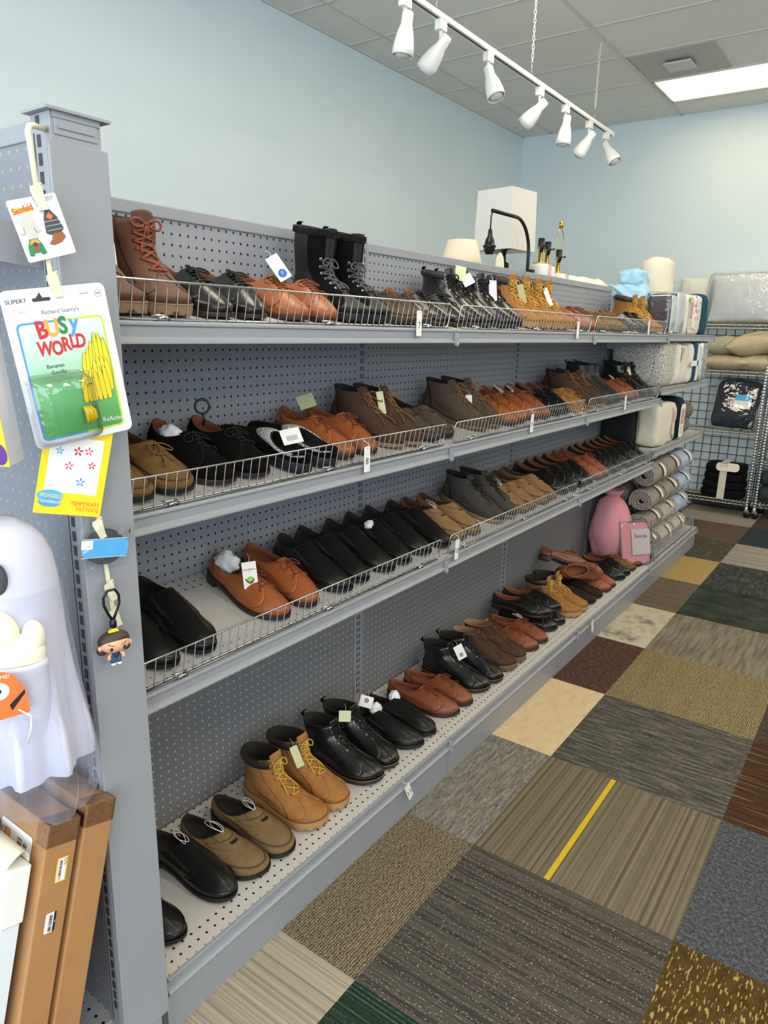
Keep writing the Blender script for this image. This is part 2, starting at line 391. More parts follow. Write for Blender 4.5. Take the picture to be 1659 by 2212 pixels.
LENSES = {}
def lens(p):
    if p in LENSES: return LENSES[p]
    t = NT('fluorescent_lens'); sp = t.n('ShaderNodeSeparateXYZ'); t.l(t.coord(), sp.inputs[0]); t.col('#f4f0e2')
    # two tubes glow brighter than the prismatic lens between them
    d = t.math('ABSOLUTE', t.math('SUBTRACT', t.math('ABSOLUTE', sp.outputs[1]), .14)); k = t.math('MULTIPLY_ADD', t.math('LESS_THAN', d, .095), .75, .25)
    t.b.inputs['Emission Color'].default_value = lin(TUBE_COLOUR if p > 5 else (1.0, .85, .52)); t.l(t.math('MULTIPLY', k, p*1.25), t.b.inputs['Emission Strength']); LENSES[p] = t.mat; return t.mat
for i, (x, y, pw) in enumerate(TROFFERS):
    lab = 'long lit fluorescent troffer in the ceiling above the rear wire racks' if i == 0 else None
    e = empty('ceiling_light', (x, y, CEIL), label=lab or 'lit fluorescent troffer over the sales floor out to the right', cat='ceiling light', group=None if i == 0 else 'troffers over the sales floor')
    f = MB()
    for a in (-1, 1): f.box(-.605, .605, a*.292-.009, a*.292+.009, -.014, -.001).box(a*.596-.009, a*.596+.009, -.3, .3, -.014, -.001)
    f.build('frame', TB, e)
    m = MB(); A = []
    for k in range(13):
        u = k/12; A.append([(-.588, -.284+u*.568, -.006-.006*math.sin(PI*u)), (.588, -.284+u*.568, -.006-.006*math.sin(PI*u))])
    m.grid(A, flip=True); m.build('diffuser', lens(pw), e)
e = empty('ceiling_vent', (-.155, 3.91, CEIL), label='grey square ceiling air return panel with a small centre plate beside the troffer', cat='vent')
VM = plain('vent_grey', '#b7b4ae', .6, var=.06, vscale=6)
MB().box(-.29, .29, -.28, .28, -.008, -.001).build('panel', VM, e)
bevel(MB().box(-.095, .095, -.095, .095, -.034, -.022).box(-.012, .012, -.012, .012, -.022, -.008).build('centre_plate', TB, e), .004)
# ---------------------------------------------------------------- main shelving run (gondola)
SEC = 1.219; Y0 = -1.219; H = 1.8265; DT = .3625; DB = .4143
SLOPE = .2; TILT = math.atan(SLOPE)
ZK = {1: 1.5146, 2: 1.1529, 3: .7718}          # underside of each front lip
ZF = {k: v+.035 for k, v in ZK.items()}        # deck height at the front edge
def deckz(k, x): return ZF[k] + SLOPE*(DT-x) if k else .152
gon = empty('shelving_run', (0, 0, 0), label='long grey steel shelving run with perforated back panels along the aisle', cat='shelving')
ups = [Y0+.02, 0, SEC, 2*SEC, 3*SEC]
for i, y in enumerate(ups):
    top = H if i < 4 else 1.56
    m = MB(); m.box(-.055, .0015, y-.024, y+.024, 0, top+.004)
    m.box(-.05, .40, y-.02, y+.02, 0, .09)
    for s in (-1, 1): m.box(.0015, .004, y+s*.019-.004, y+s*.019+.004, .15, top)
    up_ = m.build('upright', PAINT, gon)
    sl = MB()
    for k in range(int((top-.2)/.0254)):
        z = .19+k*.0254
        for s in (-1, 1): sl.box(.0012, .0022, y+s*.006-.0028, y+s*.006+.0028, z, z+.017)
    sl.build('slot_row', PAINT_D, up_)
for i in range(4):
    ya, yb = ups[i]+.024, ups[i+1]-.024; top = H-.03 if i < 3 else 1.53
    # lower panel and upper panels meet behind the shelves
    MB().box(-.05, 0, ya, yb, .66, top).build('back_panel', PEG_MAIN, gon)
    MB().box(-.05, 0, ya, yb, .10, .66).build('lower_back_panel', PEG_LOW, gon)
    bevel(MB().box(-.056, .006, ya, yb, top, top+.03).build('top_rail', PAINT, gon), .003)
    k = MB().box(DB-.012, DB-.002, Y0+.002 if i == 0 else ups[i]+.001, ups[i+1]-.001, 0, .098)
    k.build('kick_plate', PAINT, gon)
LIP = [(-.002, .040), (.004, .040), (.0055, .037), (.0055, .033), (.001, .030), (.0005, .012), (.003, .006), (.0085, .002), (.0085, -.001), (-.002, -.001)]
def shelf(k, i, label):
    """one lift-off shelf: deck, price channel, side brackets"""
    ya = Y0+.004 if i == 0 else ups[i]+.002; yb = ups[i+1]-.002
    z = ZK[k] if k else .1125; d = DT if k else DB
    e = empty('metal_shelf', (0, (ya+yb)/2, z), label=label, cat='shelf', group='grey steel shelves of the long run')
    h = (yb-ya)/2; sl = SLOPE if k in ZK and i < 3 else 0
    zf = .035 if k else .0395
    m = MB(); zb = zf+sl*d
    vs = [(0.003, -h, zb), (d, -h, zf), (d, h, zf), (.003, h, zb), (.003, -h, zb-.016), (d, -h, zf-.016), (d, h, zf-.016), (.003, h, zb-.016)]
    m.add(vs, [(0,1,2,3),(7,6,5,4),(0,4,5,1),(1,5,6,2),(2,6,7,3),(3,7,4,0)], 0, False)
    o = m.build('deck', PEG_DECK if k else PEG_BASE, e)
    c = MB().extrude_y([(d+x, q) for x, q in LIP], -h, h).build('price_channel', PAINT, e)
    if k:
        for s in (-1, 1):
            y = s*(h-.004)
            b = MB().add([(.004, y-.0015, zb-.017), (.004, y-.0015, zb-.09), (.05, y-.0015, zb-.09), (d-.01, y-.0015, zf-.03), (d-.01, y-.0015, zf-.017),
                 (.004, y+.0015, zb-.017), (.004, y+.0015, zb-.09), (.05, y+.0015, zb-.09), (d-.01, y+.0015, zf-.03), (d-.01, y+.0015, zf-.017)],
                 [(0,1,2,3,4),(9,8,7,6,5),(0,5,6,1),(1,6,7,2),(2,7,8,3),(3,8,9,4),(4,9,5,0)], 0, False)
            b.build('bracket', PAINT, e)
    t = MB().extrude_y([(d+.004, .030), (d+.012, .028), (d+.014, .016), (d+.0135, .004), (d+.017, -.006), (d+.014, -.011), (d+.008, -.008), (d+.004, 0)], h-.007, h+.004)
    t.build('joint_clip', PAINT, e)
    return e
where = ['nearest the end cap', 'in the second bay', 'in the third bay', 'in the bedding bay at the far end']
for i in range(4):
    for k, nm in ((1, 'top'), (2, 'second'), (3, 'third'), (0, 'bottom')):
        if i == 3 and k: continue
        what = 'perforated grey base deck' if k == 0 else 'grey tilted steel shelf with price channel'
        shelf(k, i, f'{what}, {nm} level, {where[i]}')
# bedding bay shelves are level
LZ = {1: 1.521, 2: 1.21, 3: .842}
_zk = dict(ZK)
for k, nm in ((1, 'top'), (2, 'second'), (3, 'third')):
    ZK[k] = LZ[k]; shelf(k, 3, f'grey level steel shelf carrying bedding packs, {nm} level at the far end')
ZK.update(_zk)
LDECK = {k: v+.035 for k, v in LZ.items()}; LDECK[0] = .152
# shelves on the back of the run, carrying lamps
for i, w_ in ((1, 'under the table lamps'), (2, 'under the bare lamp bases')):
    e = empty('metal_shelf', (-.06, ups[i]+SEC/2, 1.60), label=f'grey steel shelf on the back of the run {w_}', cat='shelf')
    MB().box(-.42, 0, -.605, .605, -.02, 0).build('deck', PAINT, e); MB().box(-.43, -.42, -.605, .605, -.03, .004).build('price_channel', PAINT, e)

# ---------------------------------------------------------------- wire fences
def fence_mesh(L, h):
    fr = MB(); r = .0024; y0, y1 = -L/2, L/2; c = .012; P = []
    for cy, cz, a0 in ((y1-c, h-c, 0), (y0+c, h-c, 90), (y0+c, c, 180), (y1-c, c, 270)):
        for q in range(5):
            a = R(a0+q*22.5); P.append((0, cy+c*math.cos(a), cz+c*math.sin(a)))
    fr.tube(P, r, 8, closed=True)
    gr = MB(); n = int(L/.0254)
    for q in range(1, n):
        y = y0+L*q/n
        gr.tube([(.006, y, .0), (.001, y, .003), (.001, y, h+.001)], .0014, 6)
    gr.tube([(.007, y0+.01, .0), (.007, y1-.01, .0)], .0022, 6)
    cl = MB()
    cl.box(-.004, .016, -.013, .013, -.005, .0).tube([(.010, -.014, .003), (.014, 0, .006), (.010, .014, .003)], .0028, 6).tube([(-.002, -.02, .006), (.006, -.008, .008), (.006, .012, .008)], .002, 6)
    return fr.mesh('frame', CHROME), gr.mesh('wire_grille', WIRE), cl.mesh('clip', CHROME)
def fence(y0, y1, x, z, h, label, lean=TILT):
    L = y1-y0; ms = fence_mesh(L, h)
    e = empty('wire_fence', (x, (y0+y1)/2, z), (0, lean, 0), label, 'wire fence', 'chrome wire fences along the shelf fronts')
    for nm, me, ys in (('frame', ms[0], (0,)), ('wire_grille', ms[1], (0,)), ('clip', ms[2], (-L*.40, 0.02, L*.40))):
        for y in ys:
            o = bpy.data.objects.new(nm, me); COL.objects.link(o); o.parent = e; o.location = (0, y, 0)
    return e
lv = {1: 'top', 2: 'second', 3: 'third'}; bay = ['the nearest bay', 'the second bay', 'the third bay']
for k in (1, 2, 3):
    for i in range(3):
        a = Y0+.012 if i == 0 else ups[i]+.036; b = ups[i+1]-.024
        fence(a, b, .349, deckz(k, .349)+.007, .070 if k == 1 else .066, f'chrome wire fence along the {lv[k]} shelf front in {bay[i]}')
fence(ups[3]+.04, ups[4]-.03, .395, .1575, .10, 'chrome wire fence holding rolled throws on the bottom deck, far end', 0)

# unseen shelving run added across the aisle to block low window light
added_run = empty('shelving_run', (2.85, 1.05, 0), label='unseen grey shelving run added across the aisle to block window light', cat='shelving')
DKG_ = plain('dark_grey_panel', '#4b4d52', .5)  # kept dark to cut bounce onto the lower back panels
MB().box(-.03, .03, -2.44, 2.44, .10, 1.80).build('back_panel', DKG_, added_run)
MB().box(-.036, .036, -2.44, 2.44, 1.80, 1.8265).build('top_rail', PAINT, added_run)
for y in (-2.44, -1.22, 0, 1.22, 2.44): MB().box(-.04, .04, y-.024, y+.024, 0, 1.83).build('upright', PAINT, added_run)
for s in (-1, 1):
    MB().box(min(s*.03, s*.40), max(s*.03, s*.40), -2.44, 2.44, .0, .15).build('base_deck', DKG_, added_run)
    for z in (.80, 1.18, 1.55): MB().box(min(s*.03, s*.38), max(s*.03, s*.38), -2.44, 2.44, z-.035, z).build('shelf_level', DKG_, added_run)
# ---------------------------------------------------------------- shoes: one lofted last, many uppers
L0 = .30
GT = [0, .06, .12, .2, .3, .4, .5, .6, .7, .78, .86, .93, 1.0]
GV = {'dress': [.044, .0445, .044, .0395, .0345, .0335, .0365, .0425, .0490, .0520, .0540, .0545, .052],
      'round': [.046, .0465, .046, .0410, .0360, .0350, .0380, .0450, .0520, .0570, .0620, .0660, .069],
      'slim':  [.043, .0435, .043, .0385, .0335, .0325, .0350, .0410, .0475, .0510, .0535, .0550, .054]}
class Last:
    def __init__(s, rings, toe='dress', side=1, t=.010, rise=.014, spring=.006):
        s.rings, s.side, s.t, s.rise, s.spring = rings, side, t, rise, spring; s.gv = GV[toe]; s.K = len(rings)
    def G(s, u):
        u = np.clip(u, 0, 1); a = np.interp(u, GT, s.gv); b = np.interp(np.clip(u-.04, 0, 1), GT, s.gv); c = np.interp(np.clip(u+.04, 0, 1), GT, s.gv)
        return (a+b+c)/3*1.13
    def zs(s, x):
        h = np.clip(1-(x-.075)/.09, 0, 1); h = h*h*(3-2*h); sp = np.clip((x-.22)/.08, 0, 1)
        return s.t + s.rise*h + s.spring*sp*sp
    def cx(s, x): u = np.clip(x/L0, 0, 1); return s.side*(.0045*np.sin(PI*u) - .010*np.clip(u-.62, 0, 1)**2*4)
    def ring(s, k, th):
        w, z3, xb, xf, fp, g = s.rings[k]
        q = (1+np.cos(th))/2; x = xb+(xf-xb)*q
        hw = s.G(x/L0)*fp if fp else np.interp(q, [0, .5, 1], g)*1.09
        y = hw*np.sin(th); zb, zm, zf = z3
        # smooth curve through heel / waist / front heights
        a = 2*(zb+zf-2*zm); b = -3*zb+4*zm-zf
        z = a*q*q+b*q+zb + w*s.zs(x)
        return np.stack([x, y + s.cx(x), z], -1)
    def S(s, th, v):
        th = np.asarray(th, float); v = np.asarray(v, float); th, v = np.broadcast_arrays(th, v)
        f = np.clip(v, 0, 1)*(s.K-1); i = np.minimum(f.astype(int), s.K-2); u = (f-i)[..., None]
        R_ = np.stack([s.ring(k, th) for k in range(s.K)], 0)
        def pick(j):
            j = np.clip(j, 0, s.K-1); return np.take_along_axis(R_, j[None, ..., None], 0)[0]
        p0, p1, p2, p3 = pick(i-1), pick(i), pick(i+1), pick(i+2)
        return .5*((2*p1)+(-p0+p2)*u+(2*p0-5*p1+4*p2-p3)*u*u+(-p0+3*p1-3*p2+p3)*u**3)
    def N(s, th, v):
        e = 1e-3; th = np.asarray(th, float); v = np.asarray(v, float)
        a = s.S(th+e, v)-s.S(th-e, v); b = s.S(th, np.clip(v+e, 0, 1))-s.S(th, np.clip(v-e, 0, 1))
        n = np.cross(a, b); l = np.linalg.norm(n, axis=-1, keepdims=True); return n/np.maximum(l, 1e-9)
    def P(s, th, v, off=0):
        return s.S(th, v) + s.N(th, v)*np.asarray(off)[..., None]
    def th_y(s, v, yt):
        T = np.linspace(0, 1.9, 90)
        out = []
        for q, yy in zip(np.atleast_1d(v), np.broadcast_to(yt, np.atleast_1d(v).shape)):
            P = s.S(T, np.full_like(T, q)); y = P[:, 1]-s.cx(P[:, 0]); j = np.argmax(y >= yy) if (y >= yy).any() else len(T)-1
            j = max(j, 1); f = (yy-y[j-1])/max(y[j]-y[j-1], 1e-6); out.append(T[j-1]+(T[j]-T[j-1])*min(max(f, 0), 1))
        return np.array(out)
def patch(last, TH, V, off, mb=None, rim=.0006):
    """thin leather panel lying on the last: TH, V are (a, b) arrays"""
    mb = mb or MB(); a, b = TH.shape
    O = np.broadcast_to(off, TH.shape).copy()
    th = np.pad(TH, 1, mode='edge'); v = np.pad(V, 1, mode='edge'); o = np.pad(O, 1, constant_values=-rim)
    P = last.P(th, v, o); mb.grid([[P[i, j] for j in range(b+2)] for i in range(a+2)]); return mb
def upper_mesh(last, nt=48, nv=22):
    th = np.linspace(0, 2*PI, nt, endpoint=False); v = np.linspace(0, 1, nv); TH, V = np.meshgrid(th, v)
    P = last.S(TH, V); m = MB(); m.grid([[P[i, j] for j in range(nt)] for i in range(nv)], wrap=True); return m
def lining_mesh(last, depth, floor_front, nt=40):
    th = np.linspace(0, 2*PI, nt, endpoint=False); T = last.S(th, np.ones(nt)); c = T.mean(0)
    def inset(P, k): Q = P.copy(); Q[:, :2] = c[:2]+(P[:, :2]-c[:2])*k; return Q
    rows = [T, inset(T, .95) + [0, 0, .0015], inset(T, .90)]
    for f in (.35, .7, 1.0):
        q = (1+np.cos(th))/2; x = .012+(floor_front-.012)*q; B = np.stack([x, .029*np.sin(th)+last.cx(x), last.zs(x)+.012], -1)
        rows.append(inset(T, .90)*(1-f)+B*f)
    rows.append(np.repeat(rows[-1].mean(0)[None], nt, 0))
    m = MB(); m.grid([list(r) for r in rows], wrap=True); return m
def sole_mesh(last, over=.003, th0=.009, lug=False, nt=64, fp=1.0, blockheel=True):
    th = np.linspace(0, 2*PI, nt, endpoint=False); q = (1+np.cos(th))/2; x = -.004+over*-.5+(L0+.004+over)*q
    def out(d, xs=x): return np.stack([xs, (last.G(xs/L0)*fp+over+d)*np.sin(th)+last.cx(xs), 0*xs], -1)
    top = last.zs(x)+.0035; bot = np.maximum(top-.0035-th0, 0.0)+ (last.spring*np.clip((x-.25)/.05, 0, 1)**2)*.5
    if lug: bot = np.where(np.arange(nt) % 3 == 0, bot+.007, bot)
    rows = []
    for d, z in ((-.012, bot+.0005), (-.001, bot), (.0, bot+.0015), (.0008, (bot+top)/2), (.0006, top-.001), (-.001, top), (-.012, top-.001)):
        P = out(d); P[:, 2] = z; rows.append(P)
    b0 = rows[0].copy(); b0[:, 1] = last.cx(b0[:, 0]); t0 = rows[-1].copy(); t0[:, 1] = last.cx(t0[:, 0])
    m = MB(); m.grid([list(r) for r in [b0]+rows+[t0]], wrap=True); return m
def heel_mesh(last, over=.003, xe=.078, th0=.009):
    n = 22; a = np.linspace(0, PI, n); pts = []
    for t in a:                                                    # U outline around the back, straight breast
        x = xe - (xe+.005)*math.sin(t)**.8 if False else None
    ths = np.linspace(PI*.5-.25, PI*1.5+.25, n); q = (1+np.cos(ths))/2; x = -.0055+(L0+.004)*q; keep = x < xe; ths, x = ths[keep], x[keep]
    y = (last.G(x/L0)+over)*np.sin(ths)+last.cx(x); m = MB()
    top = last.zs(x)-.004; rows = []
    for z, k in ((0*x, .96), (.0015+0*x, .98), (top, 1.0)): rows.append([(xx*1.0+.001*(1-k), yy*k, zz) for xx, yy, zz in zip(x, y, z)])
    m.grid(rows, flip=False); kk = len(x)
    m.add(rows[0], [tuple(range(kk))], 0, False); m.add([rows[0][0], rows[0][-1], rows[2][-1], rows[2][0]], [(0, 1, 2, 3)], 0, False)
    return m
def quarters(last, vlow, gap, thb=2.3, off=.0016, fall=1.25, steps=(16, 10), gap2=None):
    out = []
    a = np.linspace(0, 1, steps[0]); b = np.linspace(0, 1, steps[1])
    A, B = np.meshgrid(a, b, indexing='ij'); ref = .2+(thb-.2)*A
    s_ = np.clip((ref-.2)/fall, 0, 1); vl = vlow*(1-s_*s_*(3-2*s_))+.10*(s_*s_*(3-2*s_)); V = vl+(1-vl)*B
    g = gap if gap2 is None else None
    t0 = last.th_y(V.ravel(), gap if gap2 is None else gap+(gap2-gap)*np.clip((V.ravel()-vlow)/(1-vlow), 0, 1)).reshape(V.shape)
    TH = t0+(thb-t0)*A
    for s in (1, -1): out.append(patch(last, TH*s if s == 1 else -TH[::-1], V if s == 1 else V[::-1], off))
    st = MB()
    for s in (1, -1):
        st.tube(last.P(s*TH[:, 0], V[:, 0], np.full(len(TH), .0012)), .0008, 4); st.tube(last.P(s*TH[0], V[0], np.full(TH.shape[1], .0012)), .0008, 4)
    out.append(st); return out
def tongue(last, v0, hw, ext=.012, thick=.0008):
    v = np.linspace(v0, 1, 14); t = last.th_y(v, hw); c = np.linspace(-1, 1, 9)
    TH = t[:, None]*c[None]; V = np.repeat(v[:, None], 9, 1); P = last.P(TH, V, np.full(TH.shape, thick))
    d = P[-1]-P[-2]; d = d/np.linalg.norm(d, axis=-1, keepdims=True); rows = [list(r) for r in P]
    for k in (1, 2, 3): rows.append(list(P[-1]+d*ext*k/3*(1-.25*(c[:, None])**2)))
    back = [[q-np.array([.0035, 0, .001]) for q in r] for r in rows[-5:]][::-1]
    m = MB(); m.grid(rows+back); return m
def lace_mesh(last, n, v0, v1, hw, r=.0017, cross=False, bow=True, hang=.35, hw2=None, seed=0, wild=.0):
    rd = random.Random(seed); m = MB(); vs = np.linspace(v0, v1, n); hws = np.linspace(hw, hw2 or hw, n); t = last.th_y(vs, hws)
    pr = [(vs[i], t[i]) for i in range(n)]
    def seg(ta, va, tb, vb, lift=.003):
        c = np.linspace(0, 1, 7); P = last.P(ta+(tb-ta)*c, va+(vb-va)*c, .0022+lift*np.sin(PI*c)); m.tube(P, r, 6)
    for i, (v, tt) in enumerate(pr):
        if cross and i < n-1:
            seg(-tt, v, pr[i+1][1], pr[i+1][0]); seg(tt, v, -pr[i+1][1], pr[i+1][0], .0045)
        if not cross or i == 0: seg(-tt, v, tt, v, .003)
    if bow:
        vt = vs[-1]
        for s in (1, -1):
            c = np.linspace(0, 1, 16); w = rd.uniform(.75, 1.15)
            TH = s*w*(.05+.55*np.sin(PI*c)); V = vt-hang*w*np.sin(PI*c)**1.0*(c)
            P = last.P(TH, V, .004+.010*np.sin(PI*c)); P[:, 2] += wild*np.sin(PI*c)*rd.uniform(.3, 1); m.tube(P, r, 6)
            c = np.linspace(0, 1, 10); w = rd.uniform(.5, 1)
            P = last.P(s*w*.6*c**1.3, vt-hang*1.2*c, .005+.004*np.sin(3*PI*c)); m.tube(P, r, 6)
        c0 = last.P(np.array([0.]), np.array([vt]), np.array([.006]))[0]; m.lathe([(0, -.004), (.0045, -.002), (.0045, .002), (0, .004)], 8, 0, c0)
    return m
def eyelets(last, n, v0, v1, hw, hw2=None, r=.0032):
    out = []; vs = np.linspace(v0, v1, n); hws = np.linspace(hw, hw2 or hw, n); t = last.th_y(vs, hws)
    for v, tt in zip(vs, t):
        for s in (1, -1):
            p = last.P(np.array([s*tt]), np.array([v]), np.array([.0024]))[0]; nn = last.N(np.array([s*tt]), np.array([v]))[0]
            rm = Vector((0, 0, 1)).rotation_difference(Vector(nn)).to_matrix().to_4x4(); rm.translation = Vector(p)
            ring = [rm @ Vector((r*math.cos(a), r*math.sin(a), 0)) for a in np.linspace(0, 2*PI, 9)[:-1]]; out.append(MB().tube(ring, .0011, 5, closed=True))
    return out
def path_tube(last, TH, V, r=.0011, off=.0008, mb=None):
    mb = mb or MB(); mb.tube(last.P(np.asarray(TH), np.asarray(V), np.full(len(TH), off)), r, 5); return mb
# ring: (weight of sole height, (z heel, z waist, z front), x back, x front, footprint factor or None, (g back, g mid, g front))
def rings_low(front=.160, zf=.084, zb=.074, zm=.057, toe=.050, g=(.027, .0285, .030)):
    return [(1, (0, 0, 0), .006, .294, .96, None), (1, (.010, .010, .011), .0, .2975, 1.0, None), (.6, (.028, .026, toe-.022), -.003, .291, .985, None),
            (0, (.056, .047, toe+.001), -.001, .262, None, (.036, .040, .044)), (0, (zb-.009, (zm+.05)/2, (toe+zf)/2-.001), .002, (front+.262)/2+.006, None, (.032, .036, .040)),
            (0, (zb, zm, zf), .008, front, None, g)]
def rings_boot(top, xf=.128, ankle=.150, toe=.054, gt=(.037, .038, .037), extra=None, tilt=.006):
    rs = [(1, (0, 0, 0), .006, .294, .97, None), (1, (.012, .012, .013), -.001, .2985, 1.0, None), (.6, (.032, .030, toe-.022), -.004, .292, .99, None),
          (0, (.066, .060, toe+.004), -.002, .262, None, (.037, .042, .047)), (0, (.082, .080, .078), .003, .208, None, (.035, .039, .042)),
          (0, (.104, .104, .110), .006, ankle, None, (.034, .036, .036))]
    if extra: rs.append((0, (extra, extra, extra+.002), .0, (ankle+xf)/2-.004, None, gt))
    rs.append((0, (top-.002, top-.003, top+tilt), -.003, xf, None, gt)); return rs
SHOES = {}
def darker(m):
    n_ = m.name+'_seam'
    if n_ in MATS: return MATS[n_]
    c = m.node_tree.nodes.get('Color Ramp'); c = c.color_ramp.elements[0].color if c else m.node_tree.nodes['Principled BSDF'].inputs[0].default_value
    return plain(n_, tuple(x*.45 for x in c[:3]), .8)
def hangtag(last, v=.8, tt=.55, w=.030, h=.058, ang=0):
    """local frame of a card lying on the laces"""
    p = last.P(np.array([tt]), np.array([v]), np.array([.016]))[0]; return p
def design(key, kind, up, lin_, sole, lace=None, side=1, **k):
    kk = (key, side)
    if kk in SHOES: return SHOES[kk]
    parts = []; A = parts.append; seed = hash_(key)
    if kind in ('derby', 'oxford'):
        la = Last(rings_low(zf=k.get('zf', .084)), k.get('toe', 'dress'), side)
        A(('upper', upper_mesh(la).mesh('upper', up)))
        qs = quarters(la, .76 if kind == 'derby' else .78, .0075 if kind == 'derby' else .0035)
        for q in qs[:2]: A(('quarter', q.mesh('quarter', up)))
        A(('seam', qs[2].mesh('seam', darker(up))))
        A(('tongue', tongue(la, .78, .017, .010).mesh('tongue', up)))
        A(('laces', lace_mesh(la, 5, .81, .975, .0125, k.get('lr', .0016), bow=k.get('bow', True), hang=.22, seed=seed, wild=k.get('wild', 0)).mesh('laces', lace)))
        A(('lining', lining_mesh(la, .05, .19).mesh('lining', lin_))); A(('sole', sole_mesh(la).mesh('sole', sole))); A(('heel', heel_mesh(la).mesh('heel', sole)))
    elif kind in ('loafer', 'moc', 'slipon'):
        if kind == 'slipon': la = Last(rings_low(front=.128, zf=.094, zb=.076, zm=.060, toe=.048, g=(.029, .031, .033)), k.get('toe', 'dress'), side, t=.011, rise=.012)
        else: la = Last(rings_low(front=.152, zf=.076, zb=.066, zm=.050, toe=.044, g=(.029, .032, .035)), k.get('toe', 'round'), side, t=.009, rise=.009 if kind == 'moc' else .012)
        A(('upper', upper_mesh(la).mesh('upper', up)))
        vs = .44 if kind != 'slipon' else .36
        c = np.linspace(-1.45, 1.45, 40); dark = k.get('seam') or darker(up)
        s1 = path_tube(la, c, vs+.05*(c/1.45)**2, .0020 if kind != 'slipon' else .0012, .0010)
        A(('toe_seam', s1.mesh('toe_seam', dark)))
        if kind == 'loafer':
            TH, V = np.meshgrid(np.linspace(-1.25, 1.25, 24), np.linspace(.79, .90, 6), indexing='ij'); A(('strap', patch(la, TH, V+.02*np.abs(TH)**2*-1, .0022).mesh('strap', up)))
            TH, V = np.meshgrid(np.linspace(-.28, .28, 8), np.linspace(.835, .862, 3), indexing='ij'); A(('strap_slot', patch(la, TH, V, .0027).mesh('strap_slot', lin_)))
            TH, V = np.meshgrid(np.linspace(-.62, .62, 14), np.linspace(.90, .995, 5), indexing='ij'); A(('tongue', patch(la, TH, V, .003).mesh('tongue', up)))
        elif kind == 'moc':
            A(('laces', lace_mesh(la, 2, .82, .93, .014, .0018, bow=k.get('bow', True), hang=.25, seed=seed).mesh('laces', lace or up)))
        else:
            for s in (1, -1):
                TH, V = np.meshgrid(s*np.linspace(.98, 1.20, 5)[::s], np.linspace(.66, .995, 9), indexing='ij'); A(('elastic_gore', patch(la, TH+s*(1-V)*.25, V, .0010).mesh('elastic_gore', k['gore'])))
                A(('side_seam', path_tube(la, np.full(10, s*.97)+s*.09*np.linspace(1, 0, 10), np.linspace(.6, 1, 10), .0011).mesh('side_seam', up)))
        A(('lining', lining_mesh(la, .04, .18).mesh('lining', lin_)))
        A(('sole', sole_mesh(la, .0025, .008).mesh('sole', sole)))
        if kind != 'moc': A(('heel', heel_mesh(la, .0025).mesh('heel', sole)))
    elif kind in ('chukka', 'workboot', 'laceboot', 'chelsea', 'winter'):
        P_ = dict(chukka=dict(top=.128, gt=(.037, .037, .036)), workboot=dict(top=.166, extra=.138, gt=(.041, .042, .041), xf=.132),
                  laceboot=dict(top=.150, extra=.128, gt=(.039, .040, .039), xf=.130), chelsea=dict(top=.160, extra=.13, gt=(.039, .040, .038), xf=.126),
                  winter=dict(top=.218, extra=.165, gt=(.045, .047, .045), xf=.140, tilt=.0))[kind]
        thick = kind in ('workboot', 'winter') or k.get('lug')
        la = Last(rings_boot(**P_), k.get('toe', 'round' if kind in ('workboot', 'winter') else 'dress'), side, t=.022 if thick else .012, rise=.010 if thick else .013)
        A(('upper', upper_mesh(la, 52, 30).mesh('upper', up)))
        if kind != 'chelsea':
            vl = {'chukka': .65, 'workboot': .53, 'winter': .52}.get(kind, .56); g2 = .016 if kind != 'chukka' else .010
            qs = quarters(la, vl, .011, 1.15 if kind != 'chukka' else 2.2, .0022, .9 if kind != 'chukka' else 1.3, (14, 14), g2)
            for q in qs[:2]: A(('quarter', q.mesh('quarter', k.get('q', up))))
            A(('seam', qs[2].mesh('seam', darker(up))))
            A(('tongue', tongue(la, vl+.02, .022, .006 if kind == 'winter' else .018, .0010).mesh('tongue', k.get('tg', up))))
            n = dict(chukka=4, workboot=6, laceboot=6, winter=6)[kind]; h1, h2 = (.0165, .0225) if kind != 'chukka' else (.0165, .018)
            v1 = .95 if kind != 'winter' else .80
            A(('laces', lace_mesh(la, n, vl+.05, v1, h1, k.get('lr', .0019), True, k.get('bow', True), k.get('hang', .22), h2, seed, k.get('wild', .01)).mesh('laces', lace)))
            for q in eyelets(la, n, vl+.05, v1, h1, h2): A(('eyelet', q.mesh('eyelet', k.get('ey', BLACKM))))
        else:
            for s in (1, -1):
                TH, V = np.meshgrid(s*np.linspace(1.15, 1.75, 7)[::s], np.linspace(.58, .99, 10), indexing='ij'); A(('elastic_gore', patch(la, TH, V, .0010).mesh('elastic_gore', k['gore'])))
        if k.get('collar'):
            TH, V = np.meshgrid(np.linspace(.62, 2*PI-.62, 44), np.linspace(.86, 1.0, 10), indexing='ij'); off = .001+.0065*np.sin(PI*np.clip((V-.86)/.14, 0, 1))**.6*(1-.25*np.abs(np.sin(TH*5)))
            A(('padded_collar', patch(la, TH, V, off).mesh('padded_collar', k['collar'])))
        if k.get('fur'):
            TH, V = np.meshgrid(np.linspace(0, 2*PI, 90), np.linspace(.94, 1.0, 7), indexing='ij'); off = .001+.007*np.random.RandomState(5).rand(*TH.shape)
            A(('fur_cuff', patch(la, TH, V, off).mesh('fur_cuff', k['fur'])))
        if k.get('pull'):
            b = la.S(np.array([PI]), np.array([1.]))[0]; mm = MB(); c = np.linspace(0, PI, 9)
            mm.grid([[(b[0]+.002-.013*math.sin(q), yy, b[2]-.012+.018*(1-math.cos(q))/2+.004) for yy in (-.009, 0, .009)] for q in c]); A(('pull_tab', mm.mesh('pull_tab', k['pull'])))
        A(('lining', lining_mesh(la, .05, .16).mesh('lining', lin_)))
        A(('sole', sole_mesh(la, .004, .020 if thick else .010, lug=bool(thick)).mesh('sole', sole)))
